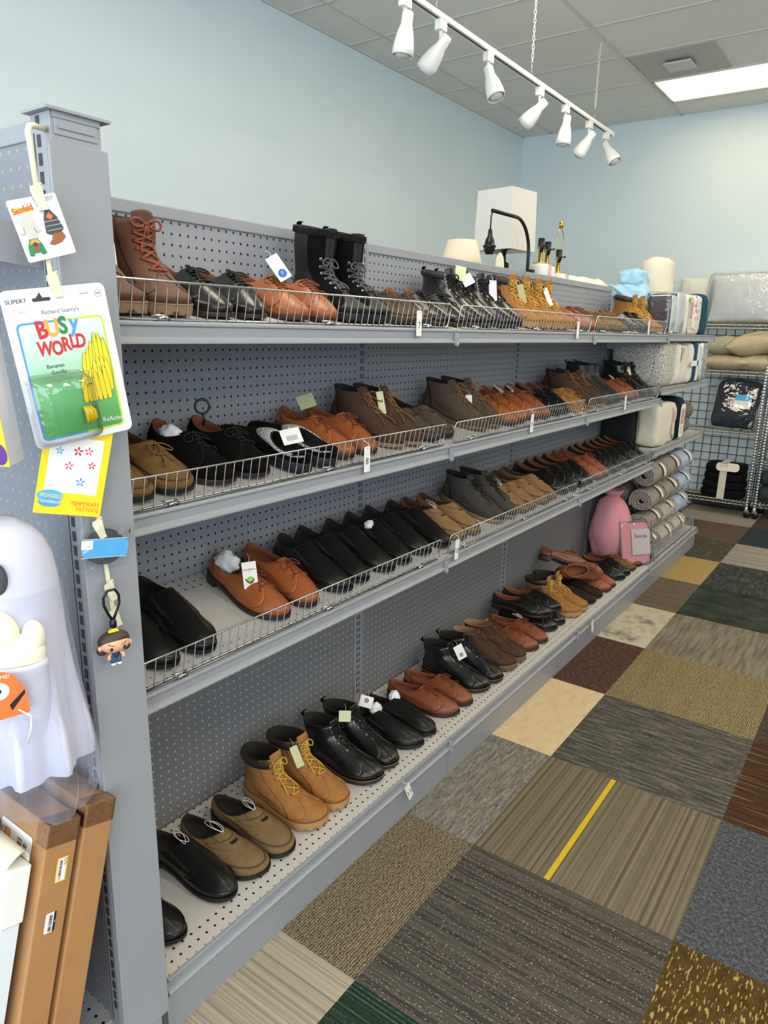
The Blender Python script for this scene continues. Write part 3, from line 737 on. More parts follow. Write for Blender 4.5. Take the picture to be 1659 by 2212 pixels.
        if k.get('welt'): 
            th = np.linspace(0, 2*PI, 60, endpoint=False); q = (1+np.cos(th))/2; x = -.004+(L0+.006)*q
            A(('welt', MB().tube(np.stack([x, (la.G(x/L0)+.0035)*np.sin(th)+la.cx(x), la.zs(x)+.0038], -1), .0017, 6, closed=True).mesh('welt', k['welt'])))
        if not thick: A(('heel', heel_mesh(la, .004).mesh('heel', sole)))
    elif kind == 'clog':
        la = Last(rings_low(front=.130, zf=.074, zb=.050, zm=.050, toe=.052, g=(.034, .037, .038)), 'round', side, t=.022, rise=.004)
        A(('upper', upper_mesh(la).mesh('upper', up)))
        TH, V = np.meshgrid(np.linspace(0, 2*PI, 64), np.linspace(.86, 1.0, 7), indexing='ij')
        A(('woven_trim', patch(la, TH, V, .003+.004*np.sin(PI*(V-.86)/.14)).mesh('woven_trim', k['trim'])))
        A(('fleece_lining', lining_mesh(la, .03, .20).mesh('fleece_lining', lin_))); A(('sole', sole_mesh(la, .004, .022).mesh('sole', sole)))
    SHOES[kk] = (parts, la); return SHOES[kk]
def hash_(s): return sum(ord(c)*(i+3) for i, c in enumerate(s)) % 997

def place(key, kind, args, kw, loc, rot, label, group, side, cat):
    parts, la = design(key, kind, *args, side=side, **kw)
    e = empty(kind_name[kind], loc, rot, label, cat, group)
    for nm, me in parts:
        o = bpy.data.objects.new(nm, me); COL.objects.link(o); o.parent = e
    return e, la
kind_name = dict(derby='derby_shoe', oxford='oxford_shoe', loafer='penny_loafer', moc='moccasin', slipon='slip_on_shoe', chukka='chukka_boot', workboot='work_boot', laceboot='lace_up_boot', chelsea='chelsea_boot', winter='winter_boot', clog='slipper_clog')
kind_cat = dict(derby='shoe', oxford='shoe', loafer='shoe', moc='shoe', slipon='shoe', chukka='boot', workboot='boot', laceboot='boot', chelsea='boot', winter='boot', clog='slipper')
# ---------------------------------------------------------------- shoe materials and catalogue
COG = leather('cognac', '#9a5629', .42); BRN = leather('brown', '#804625', .40); RUST = leather('russet', '#93502f', .45)
BLK = leather('black', '#161515', .28); BLKM = plain('leather_black_matte', '#100f0f', .55, var=.15, vscale=30, bump=.3, bscale=200); BLKP = leather('black_polished', '#151514', .29)
WHT = suede('wheat', '#a0703e'); TANS = suede('tan', '#8c6e49'); OLV = suede('olive_tan', '#7d6444'); TAU = suede('taupe', '#54483d'); CHO = suede('brown', '#4f3a2e')
GRY = suede('grey', '#47433e'); DKB = suede('dark_brown', '#32271f'); BRNB = leather('brown_nubuck', '#5c3a28', .7); MOCT = suede('moccasin_tan', '#7b5c36'); DKG = suede('dark_grey', '#2d2b2b')
LIN_T = plain('lining_tan', '#7c4526', .7); LIN_D = plain('lining_dark', '#17130f', .85); LIN_B = plain('lining_brown', '#4a2a1a', .8)
S_BLK = plain('sole_black', '#0f0f10', .6); S_BRN = plain('sole_brown', '#2c1a13', .5); S_GUM = plain('sole_gum', '#b0814e', .6); S_TAN = plain('sole_tan', '#8d7152', .65); S_DTN = plain('sole_dark_tan', '#6b5238', .65)
LC_B = plain('lace_black', '#0c0c0d', .8); LC_C = plain('lace_cognac', '#6b3418', .8); LC_Y = plain('lace_yellow', '#c9a13c', .8); LC_N = plain('lace_brown', '#5a3a22', .8); LC_R = plain('lace_russet', '#8a4a30', .8)
LC_G = plain('lace_grey_fleck', '#4a4a4c', .8, var=.9, vscale=260); GORE = plain('elastic_black', '#1b1b1c', .95); COL_B = leather('collar_brown', '#2c1d18', .5)
FUR = plain('fur_black', '#0d0d0e', 1.0, var=.5, vscale=200); BLKS = plain('suede_black', '#0f0e0e', .95, var=.3, vscale=80, spec=.1)
def trim_mat():
    t = NT('woven_trim'); t.set(Roughness=.9); w = t.n('ShaderNodeTexVoronoi', distance='MANHATTAN'); w.inputs['Scale'].default_value = 62; w.inputs['Randomness'].default_value = 0
    t.l(t.coord(), w.inputs['Vector']); f = t.math('FRACT', t.math('MULTIPLY', w.outputs['Distance'], 3.2)); t.col(t.ramp(f, [(.45, '#101012'), (.55, '#d8d8d6')])); return t.mat
TRIM = trim_mat()
K_ = dict(
 slip_black=('slipon', (BLK, LIN_D, S_BLK), dict(gore=GORE)), slip_plain=('slipon', (BLKP, LIN_D, S_BLK), dict(gore=GORE)),
 loaf_olive=('loafer', (OLV, LIN_D, S_BLK), {}), loaf_tan=('loafer', (TANS, LIN_B, S_DTN), dict(toe='dress')), loaf_taupe=('loafer', (TAU, LIN_D, S_BLK), dict(toe='dress')),
 wheat=('workboot', (WHT, LIN_D, S_GUM, LC_Y), dict(collar=COL_B, welt=S_GUM, wild=.02, hang=.30)),
 boot_black=('laceboot', (BLK, LIN_D, S_BRN, LC_B), dict(ey=CHROME, pull=BLKS, toe='round', welt=S_DTN)), boot_brown=('chukka', (CHO, S_TAN, S_DTN, LC_N), dict(toe='round', lug=True, welt=S_TAN, hang=.4)),
 derby_cog=('derby', (COG, LIN_T, S_BRN, LC_C), {}), derby_brn=('derby', (BRN, LIN_T, S_BRN, LC_C), {}), derby_rus=('derby', (RUST, LIN_T, S_BRN, LC_C), dict(wild=.01)),
 derby_blk=('derby', (BLKP, LIN_T, S_BRN, LC_B), dict(lr=.0022, wild=.012)), derby_blm=('derby', (BLKS, LIN_T, S_BRN, LC_B), dict(toe='round')), oxford_blk=('oxford', (BLK, LIN_T, S_BLK, LC_B), {}),
 moc_dark=('moc', (DKB, LIN_D, S_BLK), dict(bow=False)), moc_tan=('moc', (MOCT, LIN_B, S_BLK), dict(seam=LC_N)), boat_tan=('moc', (WHT, LIN_B, S_GUM), dict(toe='dress')), moc_grey=('moc', (TAU, LIN_D, S_BLK), {}),
 chukka_brown=('chukka', (CHO, LIN_D, S_TAN, plain('lace_tan', '#7a5434', .8)), dict(hang=.35, wild=.02)), chukka_taupe=('chukka', (TAU, LIN_D, S_DTN, plain('lace_tan', '#7a5434', .8)), dict(hang=.35, wild=.02)), chukka_grey=('chukka', (GRY, LIN_D, S_TAN, LC_B), dict(hang=.35)),
 chelsea=('chelsea', (leather('dark_grey', '#26231f', .45), LIN_D, S_BLK), dict(gore=GORE, pull=BLKS)),
 boot_work_brown=('workboot', (BRNB, LIN_D, S_TAN, LC_R), dict(wild=.03, lr=.0026, welt=S_TAN)), boot_work_black=('laceboot', (BLKP, LIN_D, S_BRN, LC_B), dict(ey=CHROME, lr=.0024, wild=.02, pull=BLKS, collar=BLKM)),
 winter=('winter', (BLKM, FUR, S_BLK, LC_G), dict(fur=FUR, lr=.0026, ey=CHROME, wild=.02, pull=BLKS, q=BLKS)), clog=('clog', (BLKS, FUR, S_BLK), dict(trim=TRIM)))
PLACED = {}
def pair(tagname, key, level, ys, desc, xt=None, yaw=None, dz=0, only=None):
    kind, args, kw = K_[key]; xt = xt or (.372 if level == 0 else .333)
    yaw0 = {0: 4, 1: -11, 2: -4, 3: -2}[level] if yaw is None else yaw
    for i, y in enumerate(ys):
        a = R(yaw0 + random.uniform(-1.6, 1.6)); side = -1 if i % 2 == 0 else 1
        xh = xt-L0*math.cos(a)+random.uniform(-.006, .004); yh = y-L0*math.sin(a)
        flip = kind == 'clog'
        if flip: xh, yh, a = xt+.01, y, PI+a
        z = (deckz(level, xh) if level else .152)+.0012+dz
        tl = TILT if level else 0
        if len(ys) == 1: lab = desc
        else: lab = ('nearer' if i == 0 else 'farther')+' shoe of '+desc if kind_cat[kind] == 'shoe' else ('nearer' if i == 0 else 'farther')+' one of '+desc
        e, la = place(key, kind, args, kw, (xh, yh, z), (0, -tl if flip else tl, a), lab, 'pairs of shoes on the shelves', side, kind_cat[kind])
        PLACED[(tagname, i)] = (e, la)
P = pair
# bottom deck, nearest pair first
P('B1', 'slip_plain', 0, (-1.137, -.968), 'black leather slip-ons beside the end post, bottom deck')
P('B3', 'loaf_olive', 0, (-.867, -.764), 'olive tan penny loafers on the bottom deck')
P('B5', 'wheat', 0, (-.632, -.52), 'wheat lace-up work boots right of the olive loafers, bottom deck')
P('B7', 'boot_black', 0, (-.36, -.258), 'black lace-up boots with a pale green tag, bottom deck')
P('B9', 'slip_plain', 0, (-.116, -.018), 'black slip-ons stuffed with white tissue, bottom deck')
P('B11', 'derby_brn', 0, (.145, .252), 'reddish brown derbies just past the first joint, bottom deck')
P('B13', 'boot_black', 0, (.384, .495), 'black lace-up boots with a white tag, second bay of bottom deck')
P('B15', 'boot_brown', 0, (.62, .725), 'dark brown nubuck boots with chunky tan soles, bottom deck')
P('B17', 'derby_brn', 0, (.862, .972), 'brown derbies tied with a white string, bottom deck')
P('B19', 'derby_blk', 0, (1.125, 1.228), 'black derbies lying underneath another black pair, bottom deck', xt=.35)
P('T1', 'derby_blk', 0, (1.09, 1.195), 'black derbies stacked on top of another pair, bottom deck', xt=.335, yaw=8, dz=.078)
P('B21', 'wheat', 0, (1.37, 1.47), 'wheat work boots with yellow laces, far part of bottom deck')
P('B23', 'moc_dark', 0, (1.60, 1.715), 'dark brown suede slip-on moccasins, bottom deck')
P('B25', 'derby_rus', 0, (1.83, 1.925), 'russet derbies lying under the tumbled brown pair, bottom deck')
P('B27', 'oxford_blk', 0, (2.08, 2.19), 'black lace-ups beside the tan moccasins, bottom deck')
P('B29', 'moc_tan', 0, (2.30, 2.42), 'tan moccasins next to the pink bundle, bottom deck')
kind, args, kw = K_['derby_brn']
for lab, loc, rot, sd in (('brown derby lying on its side on top of the dark moccasins', (.16, 1.53, .30), (R(62), R(6), R(58)), 1), ('brown derby tipped over the one on its side, sole showing', (.03, 1.60, .335), (R(-24), R(12), R(34)), -1)):
    place('derby_brn', kind, args, kw, loc, rot, lab, 'pairs of shoes on the shelves', sd, 'shoe')
# third shelf
P('C1', 'slip_black', 3, (-1.09, -.981), 'black slip-ons beside the end post, third shelf')
P('C3', 'derby_cog', 3, (-.735, -.616), 'cognac derbies standing alone with a white tag, third shelf')
P('C5', 'slip_black', 3, (-.478, -.38), 'black slip-ons, first of three such pairs on the third shelf')
P('C7', 'slip_black', 3, (-.258, -.156), 'black slip-ons with tissue, middle of three pairs, third shelf')
P('C9', 'slip_black', 3, (-.04, .085), 'black slip-ons left of the tan loafers, third shelf')
P('C11', 'loaf_tan', 3, (.195, .303), 'tan suede loafers right of the black slip-ons, third shelf')
P('C13', 'chukka_grey', 3, (.50, .61), 'grey suede chukka boots between tan loafers, third shelf')
P('C15', 'loaf_tan', 3, (.72, .81), 'tan suede loafers right of the grey chukkas, third shelf')
P('C17', 'loaf_tan', 3, (.925, 1.04), 'tan suede loafers left of the black derbies, third shelf')
P('C19', 'derby_blk', 3, (1.165, 1.275), 'black derbies right of the last tan loafers, third shelf')
P('C21', 'oxford_blk', 3, (1.39, 1.49), 'black oxfords left of the russet pair, third shelf')
P('C23', 'derby_rus', 3, (1.62, 1.73), 'russet derbies between black pairs at the far end, third shelf')
P('C25', 'derby_blk', 3, (1.85, 1.95), 'black derbies right of the russet pair, third shelf')
P('C27', 'oxford_blk', 3, (2.08, 2.18), 'black oxfords near the far end of the third shelf')
P('C29', 'derby_blk', 3, (2.29, 2.385), 'black derbies at the far end of the third shelf')
# second shelf
P('D1', 'moc_tan', 2, (-1.137, -1.03), 'tan suede moccasins beside the end post, second shelf')
P('D3', 'derby_blm', 2, (-.912, -.80), 'black suede derbies near the end post, second shelf')
P('D5', 'clog', 2, (-.665, -.565), 'black slipper clogs with woven black and white trim, second shelf', yaw=5)
P('D7', 'derby_cog', 2, (-.465, -.358), 'cognac derbies right of the slipper clogs, second shelf')
P('D9', 'chukka_brown', 2, (-.218, -.126), 'brown suede chukkas with tan laces, second shelf')
P('D11', 'loaf_taupe', 2, (-.02, .085), 'taupe penny loafers at the first joint, second shelf')
P('D13', 'chukka_taupe', 2, (.32, .436), 'taupe chukka boots past the first joint, second shelf')
P('D15', 'derby_cog', 2, (.546, .655), 'cognac derbies right of the taupe chukkas, second shelf')
P('D17', 'derby_rus', 2, (.775, .872), 'russet derbies tied with white string, second shelf')
P('D19', 'oxford_blk', 2, (1.005, 1.105), 'black oxfords in the second bay, second shelf')
P('D21', 'boat_tan', 2, (1.215, 1.315), 'golden tan boat shoes, second shelf')
P('D23', 'chukka_brown', 2, (1.43, 1.55), 'brown chukkas right of the boat shoes, second shelf')
P('D25', 'chelsea', 2, (1.68, 1.80), 'dark grey pull-on boots, second shelf')
P('D27', 'derby_rus', 2, (2.02, 2.13), 'russet derbies left of the black boots, second shelf')
P('D29', 'boot_black', 2, (2.27, 2.385), 'black lace-up boots beside the speckled bedding, second shelf')
# top shelf
P('A1', 'boot_work_brown', 1, (-1.139, -1.03), 'brown nubuck boots with russet laces, top shelf')
P('A3', 'derby_blk', 1, (-.905, -.802), 'polished black derbies beside the brown boots, top shelf')
P('A5', 'derby_cog', 1, (-.66, -.552), 'cognac derbies with a blue sticker tag, top shelf')
P('A7', 'winter', 1, (-.43, -.325), 'tall black winter boots with furry cuffs, top shelf')
P('A9', 'moc_grey', 1, (-.205, -.105), 'taupe moccasins right of the winter boots, top shelf')
P('A11', 'derby_blk', 1, (.01, .115), 'black derbies with tan lining at the first joint, top shelf')
P('A13', 'boot_work_black', 1, (.225, .33), 'shiny black lace-up boots with two pale tags, top shelf')
P('A15', 'boot_work_black', 1, (.45, .555), 'shiny black boots left of the wheat boots, top shelf')
P('A17', 'wheat', 1, (.72, .825), 'wheat work boots, left pair of the top shelf')
P('A19', 'wheat', 1, (.95, 1.055), 'wheat work boots right of another wheat pair, top shelf')
P('A21', 'derby_rus', 1, (1.25, 1.35), 'russet lace-ups right of the wheat boots, top shelf')
P('A23', 'moc_tan', 1, (1.48, 1.58), 'tan suede moccasins right of the russet pair, top shelf')
P('A25', 'moc_tan', 1, (1.70, 1.80), 'tan suede moccasins left of the far black derbies, top shelf')
P('A27', 'derby_blk', 1, (2.08, 2.185), 'black derbies at the far end, top shelf')
P('A29', 'wheat', 1, (2.30, 2.41), 'wheat boots at the far end before the blue comforter, top shelf')
# ---------------------------------------------------------------- tags on shoes, tissue, size cards
def mat4(e): return Matrix.LocRotScale(e.location, e.rotation_euler, (1, 1, 1))
def attach(o, e): o.parent = e; o.matrix_parent_inverse = mat4(e).inverted(); return o
TAGR = (.6, .8, 0)
STRING = plain('white_string', '#e9e7e2', .8)
def shoe_tag(key, i, loc, w, h, col, roll=0, lean=.25, label=None, lines=(), dot=None, right=TAGR):
    e = PLACED[(key, i)][0]; r = Vector(right).normalized(); n = Vector((r.y, -r.x, 0)); u = (Vector((0, 0, 1)) - n*lean).normalized(); n = r.cross(u)
    a = R(roll); rr = r*math.cos(a)+u*math.sin(a); uu = u*math.cos(a)-r*math.sin(a)
    o = MB().prism(rrect(w, h, .002), -.0003, .0003).tube([(0, h/2-.004, .001), (.004, h/2+.01, -.004), (0, h/2+.022, -.014)], .0006, 5).build('price_tag', [col])
    basis(o, loc, rr, uu); m = o.matrix_world.copy(); attach(o, e); o.matrix_basis = m
    tag(o, label)
    for body, size, y, mt in lines: text(body, size, mt, o, (0, y, .0005))
    if dot:
        d = MB().prism(ell(dot[0], dot[0]), .0003, .0006).build('sticker', dot[1], o); d.location = (0, dot[2], 0)
        if len(dot) > 3: text(dot[3], dot[0]*.5, WHITEP, o, (0, dot[2], .0008))
    return o
BLUE = plain('blue_sticker', '#2f62b4', .5); GREENDOT = plain('green_dot', '#7fbf3a', .6); GREYDOT = plain('grey_dot', '#77767b', .6)
OLIVEC = plain('olive_card', '#a8a880', .7); PALEG = plain('pale_green_card', '#c9cda2', .7)
shoe_tag('A1', 0, (.21, -1.10, 1.665), .035, .075, WHITEP, 4, .1, 'white tag', dot=(.022, BLUE, -.012))
shoe_tag('A5', 0, (.235, -.645, 1.690), .034, .066, WHITEP, 32, .35, 'white tag with blue sticker', dot=(.022, BLUE, -.016, '7'))
shoe_tag('A13', 0, (.20, .30, 1.745), .040, .052, PALEG, -10, .3, 'pale green tag')
shoe_tag('A13', 1, (.215, .325, 1.725), .046, .040, WHITEP, 28, .4, 'white tag')
shoe_tag('A15', 0, (.21, .53, 1.70), .032, .075, WHITEP, 0, .2, 'white tag')
shoe_tag('A17', 0, (.22, .76, 1.70), .030, .075, OLIVEC, 12, .2, 'olive tag')
shoe_tag('A19', 1, (.22, 1.02, 1.70), .022, .08, WHITEP, 22, .2, 'white tag')
shoe_tag('D5', 0, (.29, -.665, 1.284), .052, .044, WHITEP, 12, .8, 'white and kraft barcode tag', lines=[('|||||||', .016, -.004, INK)])
shoe_tag('D7', 0, (.14, -.44, 1.345), .05, .04, OLIVEC, 18, .4, 'olive card tag')
shoe_tag('D9', 0, (.22, -.185, 1.33), .022, .07, PALEG, 8, .2, 'pale green tag')
shoe_tag('D13', 0, (.21, .39, 1.285), .026, .07, WHITEP, 0, .2, 'white tag')
shoe_tag('C3', 0, (.225, -.757, .925), .037, .070, WHITEP, 4, .25, 'white hang tag with a green size dot', lines=[('Goodfellow', .0068, .015, INK), ('& CO', .003, .009, INK)], dot=(.019, GREENDOT, -.013, '10½'))
shoe_tag('B5', 0, (.215, -.575, .295), .024, .07, PALEG, 18, .2, 'white and green tag')
shoe_tag('B7', 0, (.215, -.345, .325), .040, .035, PALEG, -8, .5, 'pale green tag')
shoe_tag('B9', 0, (.16, -.155, .275), .048, .040, WHITEP, -22, .6, 'white tag with grey size dot', dot=(.017, GREYDOT, .004, '11'))
shoe_tag('B13', 0, (.235, .375, .290), .040, .060, WHITEP, 22, .3, 'white tag with grey size dot', dot=(.017, GREYDOT, -.012, '11'))
shoe_tag('D29', 1, (.2, 2.30, 1.345), .03, .05, PALEG, 10, .3, 'pale green tag')
def tissue(loc, s, seed, label):
    m = MB(); n = 14; A = []
    for i in range(n+1):
        row = []
        for j in range(2*n):
            a, b = PI*i/n, PI*j/n; q = Vector((math.sin(a)*math.cos(b), math.sin(a)*math.sin(b), math.cos(a)))
            d = 1+.28*nz(q, 2.2, seed)+.16*nz(q, 6, seed); row.append((q.x*s[0]*d, q.y*s[1]*d, q.z*s[2]*d))
        A.append(row)
    m.grid(A, wrap=True); o = m.build('tissue_paper', plain('white_tissue', '#e8e8ea', .8)); o.location = loc; return tag(o, label, 'tissue paper')
tissue((.115, -.735, .932), (.040, .022, .030), 2, 'crumpled white tissue stuffed in the cognac derby with the tag, third shelf')
tissue((.185, -.018, .245), (.020, .020, .022), 4, 'white tissue poking from the farther black slip-on, bottom deck')
tissue((.183, -.130, .243), (.020, .022, .024), 5, 'white tissue under the tag in the nearer black slip-on, bottom deck')
tissue((.165, -.160, .925), (.016, .022, .014), 6, 'white tissue showing in a middle black slip-on, third shelf')
tissue((.13, -.91, 1.300), (.035, .02, .02), 7, 'white tissue inside the black suede derby on the second shelf')
def strings(key, i, seed=0):
    e, la = PLACED[(key, i)]; m = MB(); rd = random.Random(seed)
    for s in range(2):
        y = rd.uniform(-.012, .012); ph = rd.uniform(-.6, .6); w = rd.uniform(.016, .026); c0 = la.P(np.array([.15*(s-1)]), np.array([.97]), np.array([.004]))[0]
        m.tube([(c0[0]-w+w*math.cos(t), c0[1]+y*math.sin(t/2)+.010*math.sin(t+ph), c0[2]+w*.9*math.sin(t/2)*(1.2-.3*s)) for t in np.linspace(0, 2*PI, 16)], .0007, 5)
    m.build('tie_string', STRING, e, 'white plastic string')
for q, k in enumerate((('B3', 1), ('B3', 0), ('B17', 1), ('C11', 0), ('D17', 0), ('D15', 1), ('C15', 0), ('B1', 1), ('B9', 0), ('D27', 0))): strings(k[0], k[1], q)
o = MB().tube([(.017*math.cos(a), 0, .017*math.sin(a)) for a in np.linspace(0, 2*PI, 17)[:-1]], .0030, 8, closed=True).tube([(0, 0, -.016), (.004, .0, -.03), (.0, 0, -.045)], .003, 6).build('lace_ring', BLACKPL)
e = PLACED[('D3', 1)][0]; o.location = (.17, -.845, 1.362); o.rotation_euler = (0, 0, R(60)); attach(o, e); tag(o, 'black plastic ring')

def size_card(loc, roll, num, label, h=.070, w=.026, lean=0, turn=0):
    e = empty('size_card', (0, 0, 0), label=label, cat='size card', group='white size cards on the shelf fronts')
    basis(e, loc, Vector((0, math.cos(R(roll)), math.sin(R(roll)))), Vector((lean, -math.sin(R(roll)), math.cos(R(roll)))))
    MB().prism(rrect(w, h, .003), -.0004, .0004).build('card', WHITEP, e)
    MB().tube([(0, h/2-.005, .001), (.004, h/2+.006, .002), (-.003, h/2+.014, -.006), (.002, h/2+.022, -.02)], .0008, 5).build('string', STRING, e)
    MB().prism(ell(.003, .003, 10), .0004, .0006).build('hole', INK, e).location = (0, h/2-.005, 0)
    if num: text(num, .026, INK, e, (0, -.006, .0006), turn, 'number')
size_card((.374, -.222, 1.568), 0, '7', 'white size 7 card hanging from the top shelf fence')
size_card((.374, -.458, 1.208), 0, '8', 'white size 8 card hanging from the second shelf fence')
size_card((.374, .603, 1.210), -3, '9', 'white size 9 card on the second shelf fence past the joint')
size_card((.374, .060, .829), -5, '10', 'white size 10 card on the third shelf fence', turn=0)
size_card((.430, -.278, .100), 27, '11', 'white size 11 card on the front of the bottom deck')
size_card((.374, 1.00, 1.565), 0, '', 'blank looking card edge on the top shelf fence, second bay')
size_card((.374, 2.01, 1.590), 0, '', 'blank looking card edge on the top shelf fence, third bay')
size_card((.374, 1.742, 1.213), 0, '', 'blank looking card on the second shelf fence, third bay')
size_card((.430, 1.40, .110), 22, '', 'blank looking white card on the bottom deck front, second bay')

# ---------------------------------------------------------------- end cap at the near end of the run
EY = -1.335
ec = empty('end_cap', (0, EY, 0), label='grey perforated end cap stand at the near end of the shelving run', cat='end cap')
m = MB(); m.box(.405, .455, EY-.010, -1.262, 0, 1.846); m.box(.4552, .457, EY-.004, -1.268, 1.815, 1.842)
u = bevel(m.build('upright', PAINT, ec), .0015, 1); u.location = (0, -EY, 0)
sl = MB(); k = .20
while k < 1.83: sl.box(.420, .4285, EY-.0112, EY-.0098, k, k+.0165); k += .0254
o = sl.build('slot_row', PAINT_D, u)
o = MB().box(.4105, .4125, EY-.0108, EY-.0099, .16, 1.82).build('edge_groove', PAINT_D, u)
def put(o): o.location = (0, -EY, 0); return o
m = MB(); m.add([(.455, EY-.018, .13), (.462, EY-.018, .13), (.462, -1.247, .13), (.455, -1.247, .13), (.455, EY-.018, 1.806), (.462, EY-.018, 1.806), (.462, -1.256, 1.806), (.455, -1.256, 1.806)], [(3,2,1,0),(4,5,6,7),(0,1,5,4),(1,2,6,5),(2,3,7,6),(3,0,4,7)], 0, False)
m.box(.443, .455, EY-.018, EY-.0115, .13, 1.806)
put(bevel(m.build('post_cover', PAINT, ec), .002, 2))
m = MB().box(.398, .466, EY-.02, -1.250, 1.846, 1.850); m.box(.4565, .459, EY-.006, -1.265, 1.838, 1.846); put(m.build('top_cap', PAINT, ec))
m = MB(); m.box(.457, .4595, EY+.002, -1.275, 1.824, 1.829); put(m.build('louvre_tab', PAINT, ec))
put(MB().box(-.50, .405, EY, EY+.03, .15, 1.815).build('back_panel', PEG_END, ec))
put(bevel(MB().box(-.50, .405, EY-.003, EY+.034, 1.815, 1.842).build('top_rail', PAINT, ec), .002))
m = MB().box(-.50, .40, -1.80, EY, .132, .152); put(m.build('base_deck', pegboard('perforated_end_deck', '#a9acb2', '#141414', ax=(0, 1), r=.0036), ec))
put(MB().box(-.50, .40, -1.79, -1.775, 0, .132).build('kick_plate', PAINT, ec))
put(MB().box(-.55, -.50, EY-.01, -1.262, 0, 1.846).build('upright', PAINT, ec))
for z, lab in ((1.690, 'upper grey end cap shelf behind the pin card'), (.832, 'lower grey end cap shelf under the white ghost')):
    s = empty('metal_shelf', (0, EY, z), label=lab, cat='shelf')
    MB().box(-.495, .392, -.375, -.004, -.02, 0).build('deck', PAINT, s); MB().box(-.495, .392, -.383, -.375, -.04, .003).build('price_channel', PAINT, s)
    b = MB(); b.add([(x, y, q) for x in (.396, .400) for y, q in ((-.002, .004), (-.012, -.012), (-.002, -.026), (-.012, -.036), (-.002, -.062), (-.06, -.056), (-.37, -.024), (-.37, .0))], [tuple(range(8)), tuple(range(8, 16))[::-1]]+[(i, 8+i, 8+(i+1) % 8, (i+1) % 8) for i in range(8)], 0, False)
    b.build('bracket', PAINT, s)

# hang strip with clips
CR, CU, CN = Vector((.208, .978, 0)), Vector((0, 0, 1)), Vector((.978, -.208, 0))
hs = empty('hang_strip', (.49, -1.399, 1.802), label='ivory plastic hang strip with clips hooked to the end post', cat='hang strip')
def rel(pts, o): return [tuple(Vector(p)-Vector(o)) for p in pts]
HO = (.49, -1.399, 1.802)
MB().tube(rel([(.442, -1.345, 1.822), (.470, -1.378, 1.816), (.486, -1.394, 1.810), (.490, -1.399, 1.802), (.490, -1.397, 1.78), (.490, -1.391, 1.70)], HO), .0042, 8).build('hook', IVORY, hs)
m = MB(); m.grid([[p+CR*s for s in (-.0035, .0035)] for p in [Vector(q) for q in rel([(.490, -1.392, 1.715), (.488, -1.383, 1.611), (.475, -1.329, 1.227), (.470, -1.306, .985)], HO)]])
m.grid([[p+CR*s-CN*.0015 for s in (-.0035, .0035)] for p in [Vector(q) for q in rel([(.490, -1.392, 1.715), (.488, -1.383, 1.611), (.475, -1.329, 1.227), (.470, -1.306, .985)], HO)]], flip=True)
m.build('strip', IVORY, hs)
for z in (1.722, 1.606, 1.226, 1.112, 1.062):
    f = (1.611-z)/(1.611-.985); c = Vector((.488-.018*f, -1.383+.077*f, z))
    m = MB(); m.prism([(-.007, .010), (.004, .012), (.008, .008), (.006, -.022), (-.004, -.022), (-.009, .004)], .008, .0105)
    m.tube([(.002, .010, .009), (.009, .012, .006), (.010, .004, .001), (.004, -.002, .0)], .0022, 6); m.box(-.004, .007, -.022, -.018, .0, .011)
    o = m.build('clip', IVORY, hs); b = Matrix((CR, CU, CN)).transposed().to_4x4(); b = b @ Matrix.Rotation(R(14), 4, 'Z'); b.translation = c-Vector(HO); o.matrix_basis = b

def layer(e, name, poly, z, mat, label=None, t=.0002): return MB().prism(poly, z, z+t).build(name, mat, e, label)
def P_(name, c, rough=.5): return plain('print_'+name, c, rough)
PR = dict(red=P_('red', '#c8323c'), green=P_('green', '#2f8350'), yel=P_('yellow', '#f0d51f'), amber=P_('amber', '#e2a63a'), blue=P_('blue', '#5b97dd'), sky=P_('sky', '#58aee6'), pink=P_('pink', '#dd5f97'), purple=P_('purple', '#5d2f8c'), orange=P_('orange', '#f07838'), brown=P_('brown', '#9c5a2c'), dgrey=P_('dark_grey', '#43454a'), lgreen=P_('light_green', '#c5d53c'))
BOARD = plain('card_board', '#e3e2ea', .35)
# carded toy pack
e = empty('carded_toy_pack', label='white and green carded toy pack printed with bananas on the hang strip', cat='toy pack')
basis(e, Vector((.491, -1.368, 1.486))+CN*.006, (.026, .144, .021), (-.003, -.018, .216)); w, h = .152, .228
MB().prism(rrect(w, h, .010), -.0006, .0).build('backing_card', BOARD, e)
def gradm():
    t = NT('green_wash_print'); t.set(Roughness=.35); sp = t.n('ShaderNodeSeparateXYZ'); t.l(t.coord(), sp.inputs[0])
    t.col(t.ramp(t.math('ADD', t.math('MULTIPLY', sp.outputs[1], 4.6), t.math('ADD', .52, t.math('MULTIPLY', t.noise(t.coord(), 40, 2), .12))), [(.1, '#4f9a4c'), (.48, '#79bd80'), (.62, '#b7d8c2'), (.95, '#dfe6ea')])); return t.mat
layer(e, 'printed_frame', rrect(.128, .172, .008, cy=-.018), .0, PR['blue'])
layer(e, 'printed_frame', rrect(.064, .172, .008, cy=-.018, cx=.032), .0001, PR['lgreen'])
MB().prism(rrect(.122, .166, .006, cy=-.018), .0002, .0004).build('printed_panel', gradm(), e)
layer(e, 'hang_slot', rrect(.026, .005, .0024, cx=-.020, cy=.098), .0, PAINT_D); layer(e, 'hang_slot_top', [(-.028, .1), (-.018, .1), (-.021, .108)], .0, PAINT_D)
for s, x, y, c, rz in (('B', -.030, .055, 'red', 6), ('U', -.014, .056, 'amber', 2), ('S', .0015, .058, 'green', 0), ('y', .018, .060, 'blue', -4)): text(s, .034, PR[c], e, (x, y, .0006), rz, sx=.82, bold=.0012)
for s, x, y, rz in (('W', -.031, .028, -4), ('O', -.013, .027, 0), ('R', .0005, .031, 4), ('L', .0115, .034, 2), ('D', .023, .033, -3)): text(s, .028, PR['red'], e, (x, y, .0006), rz, sx=.72, bold=.0010)
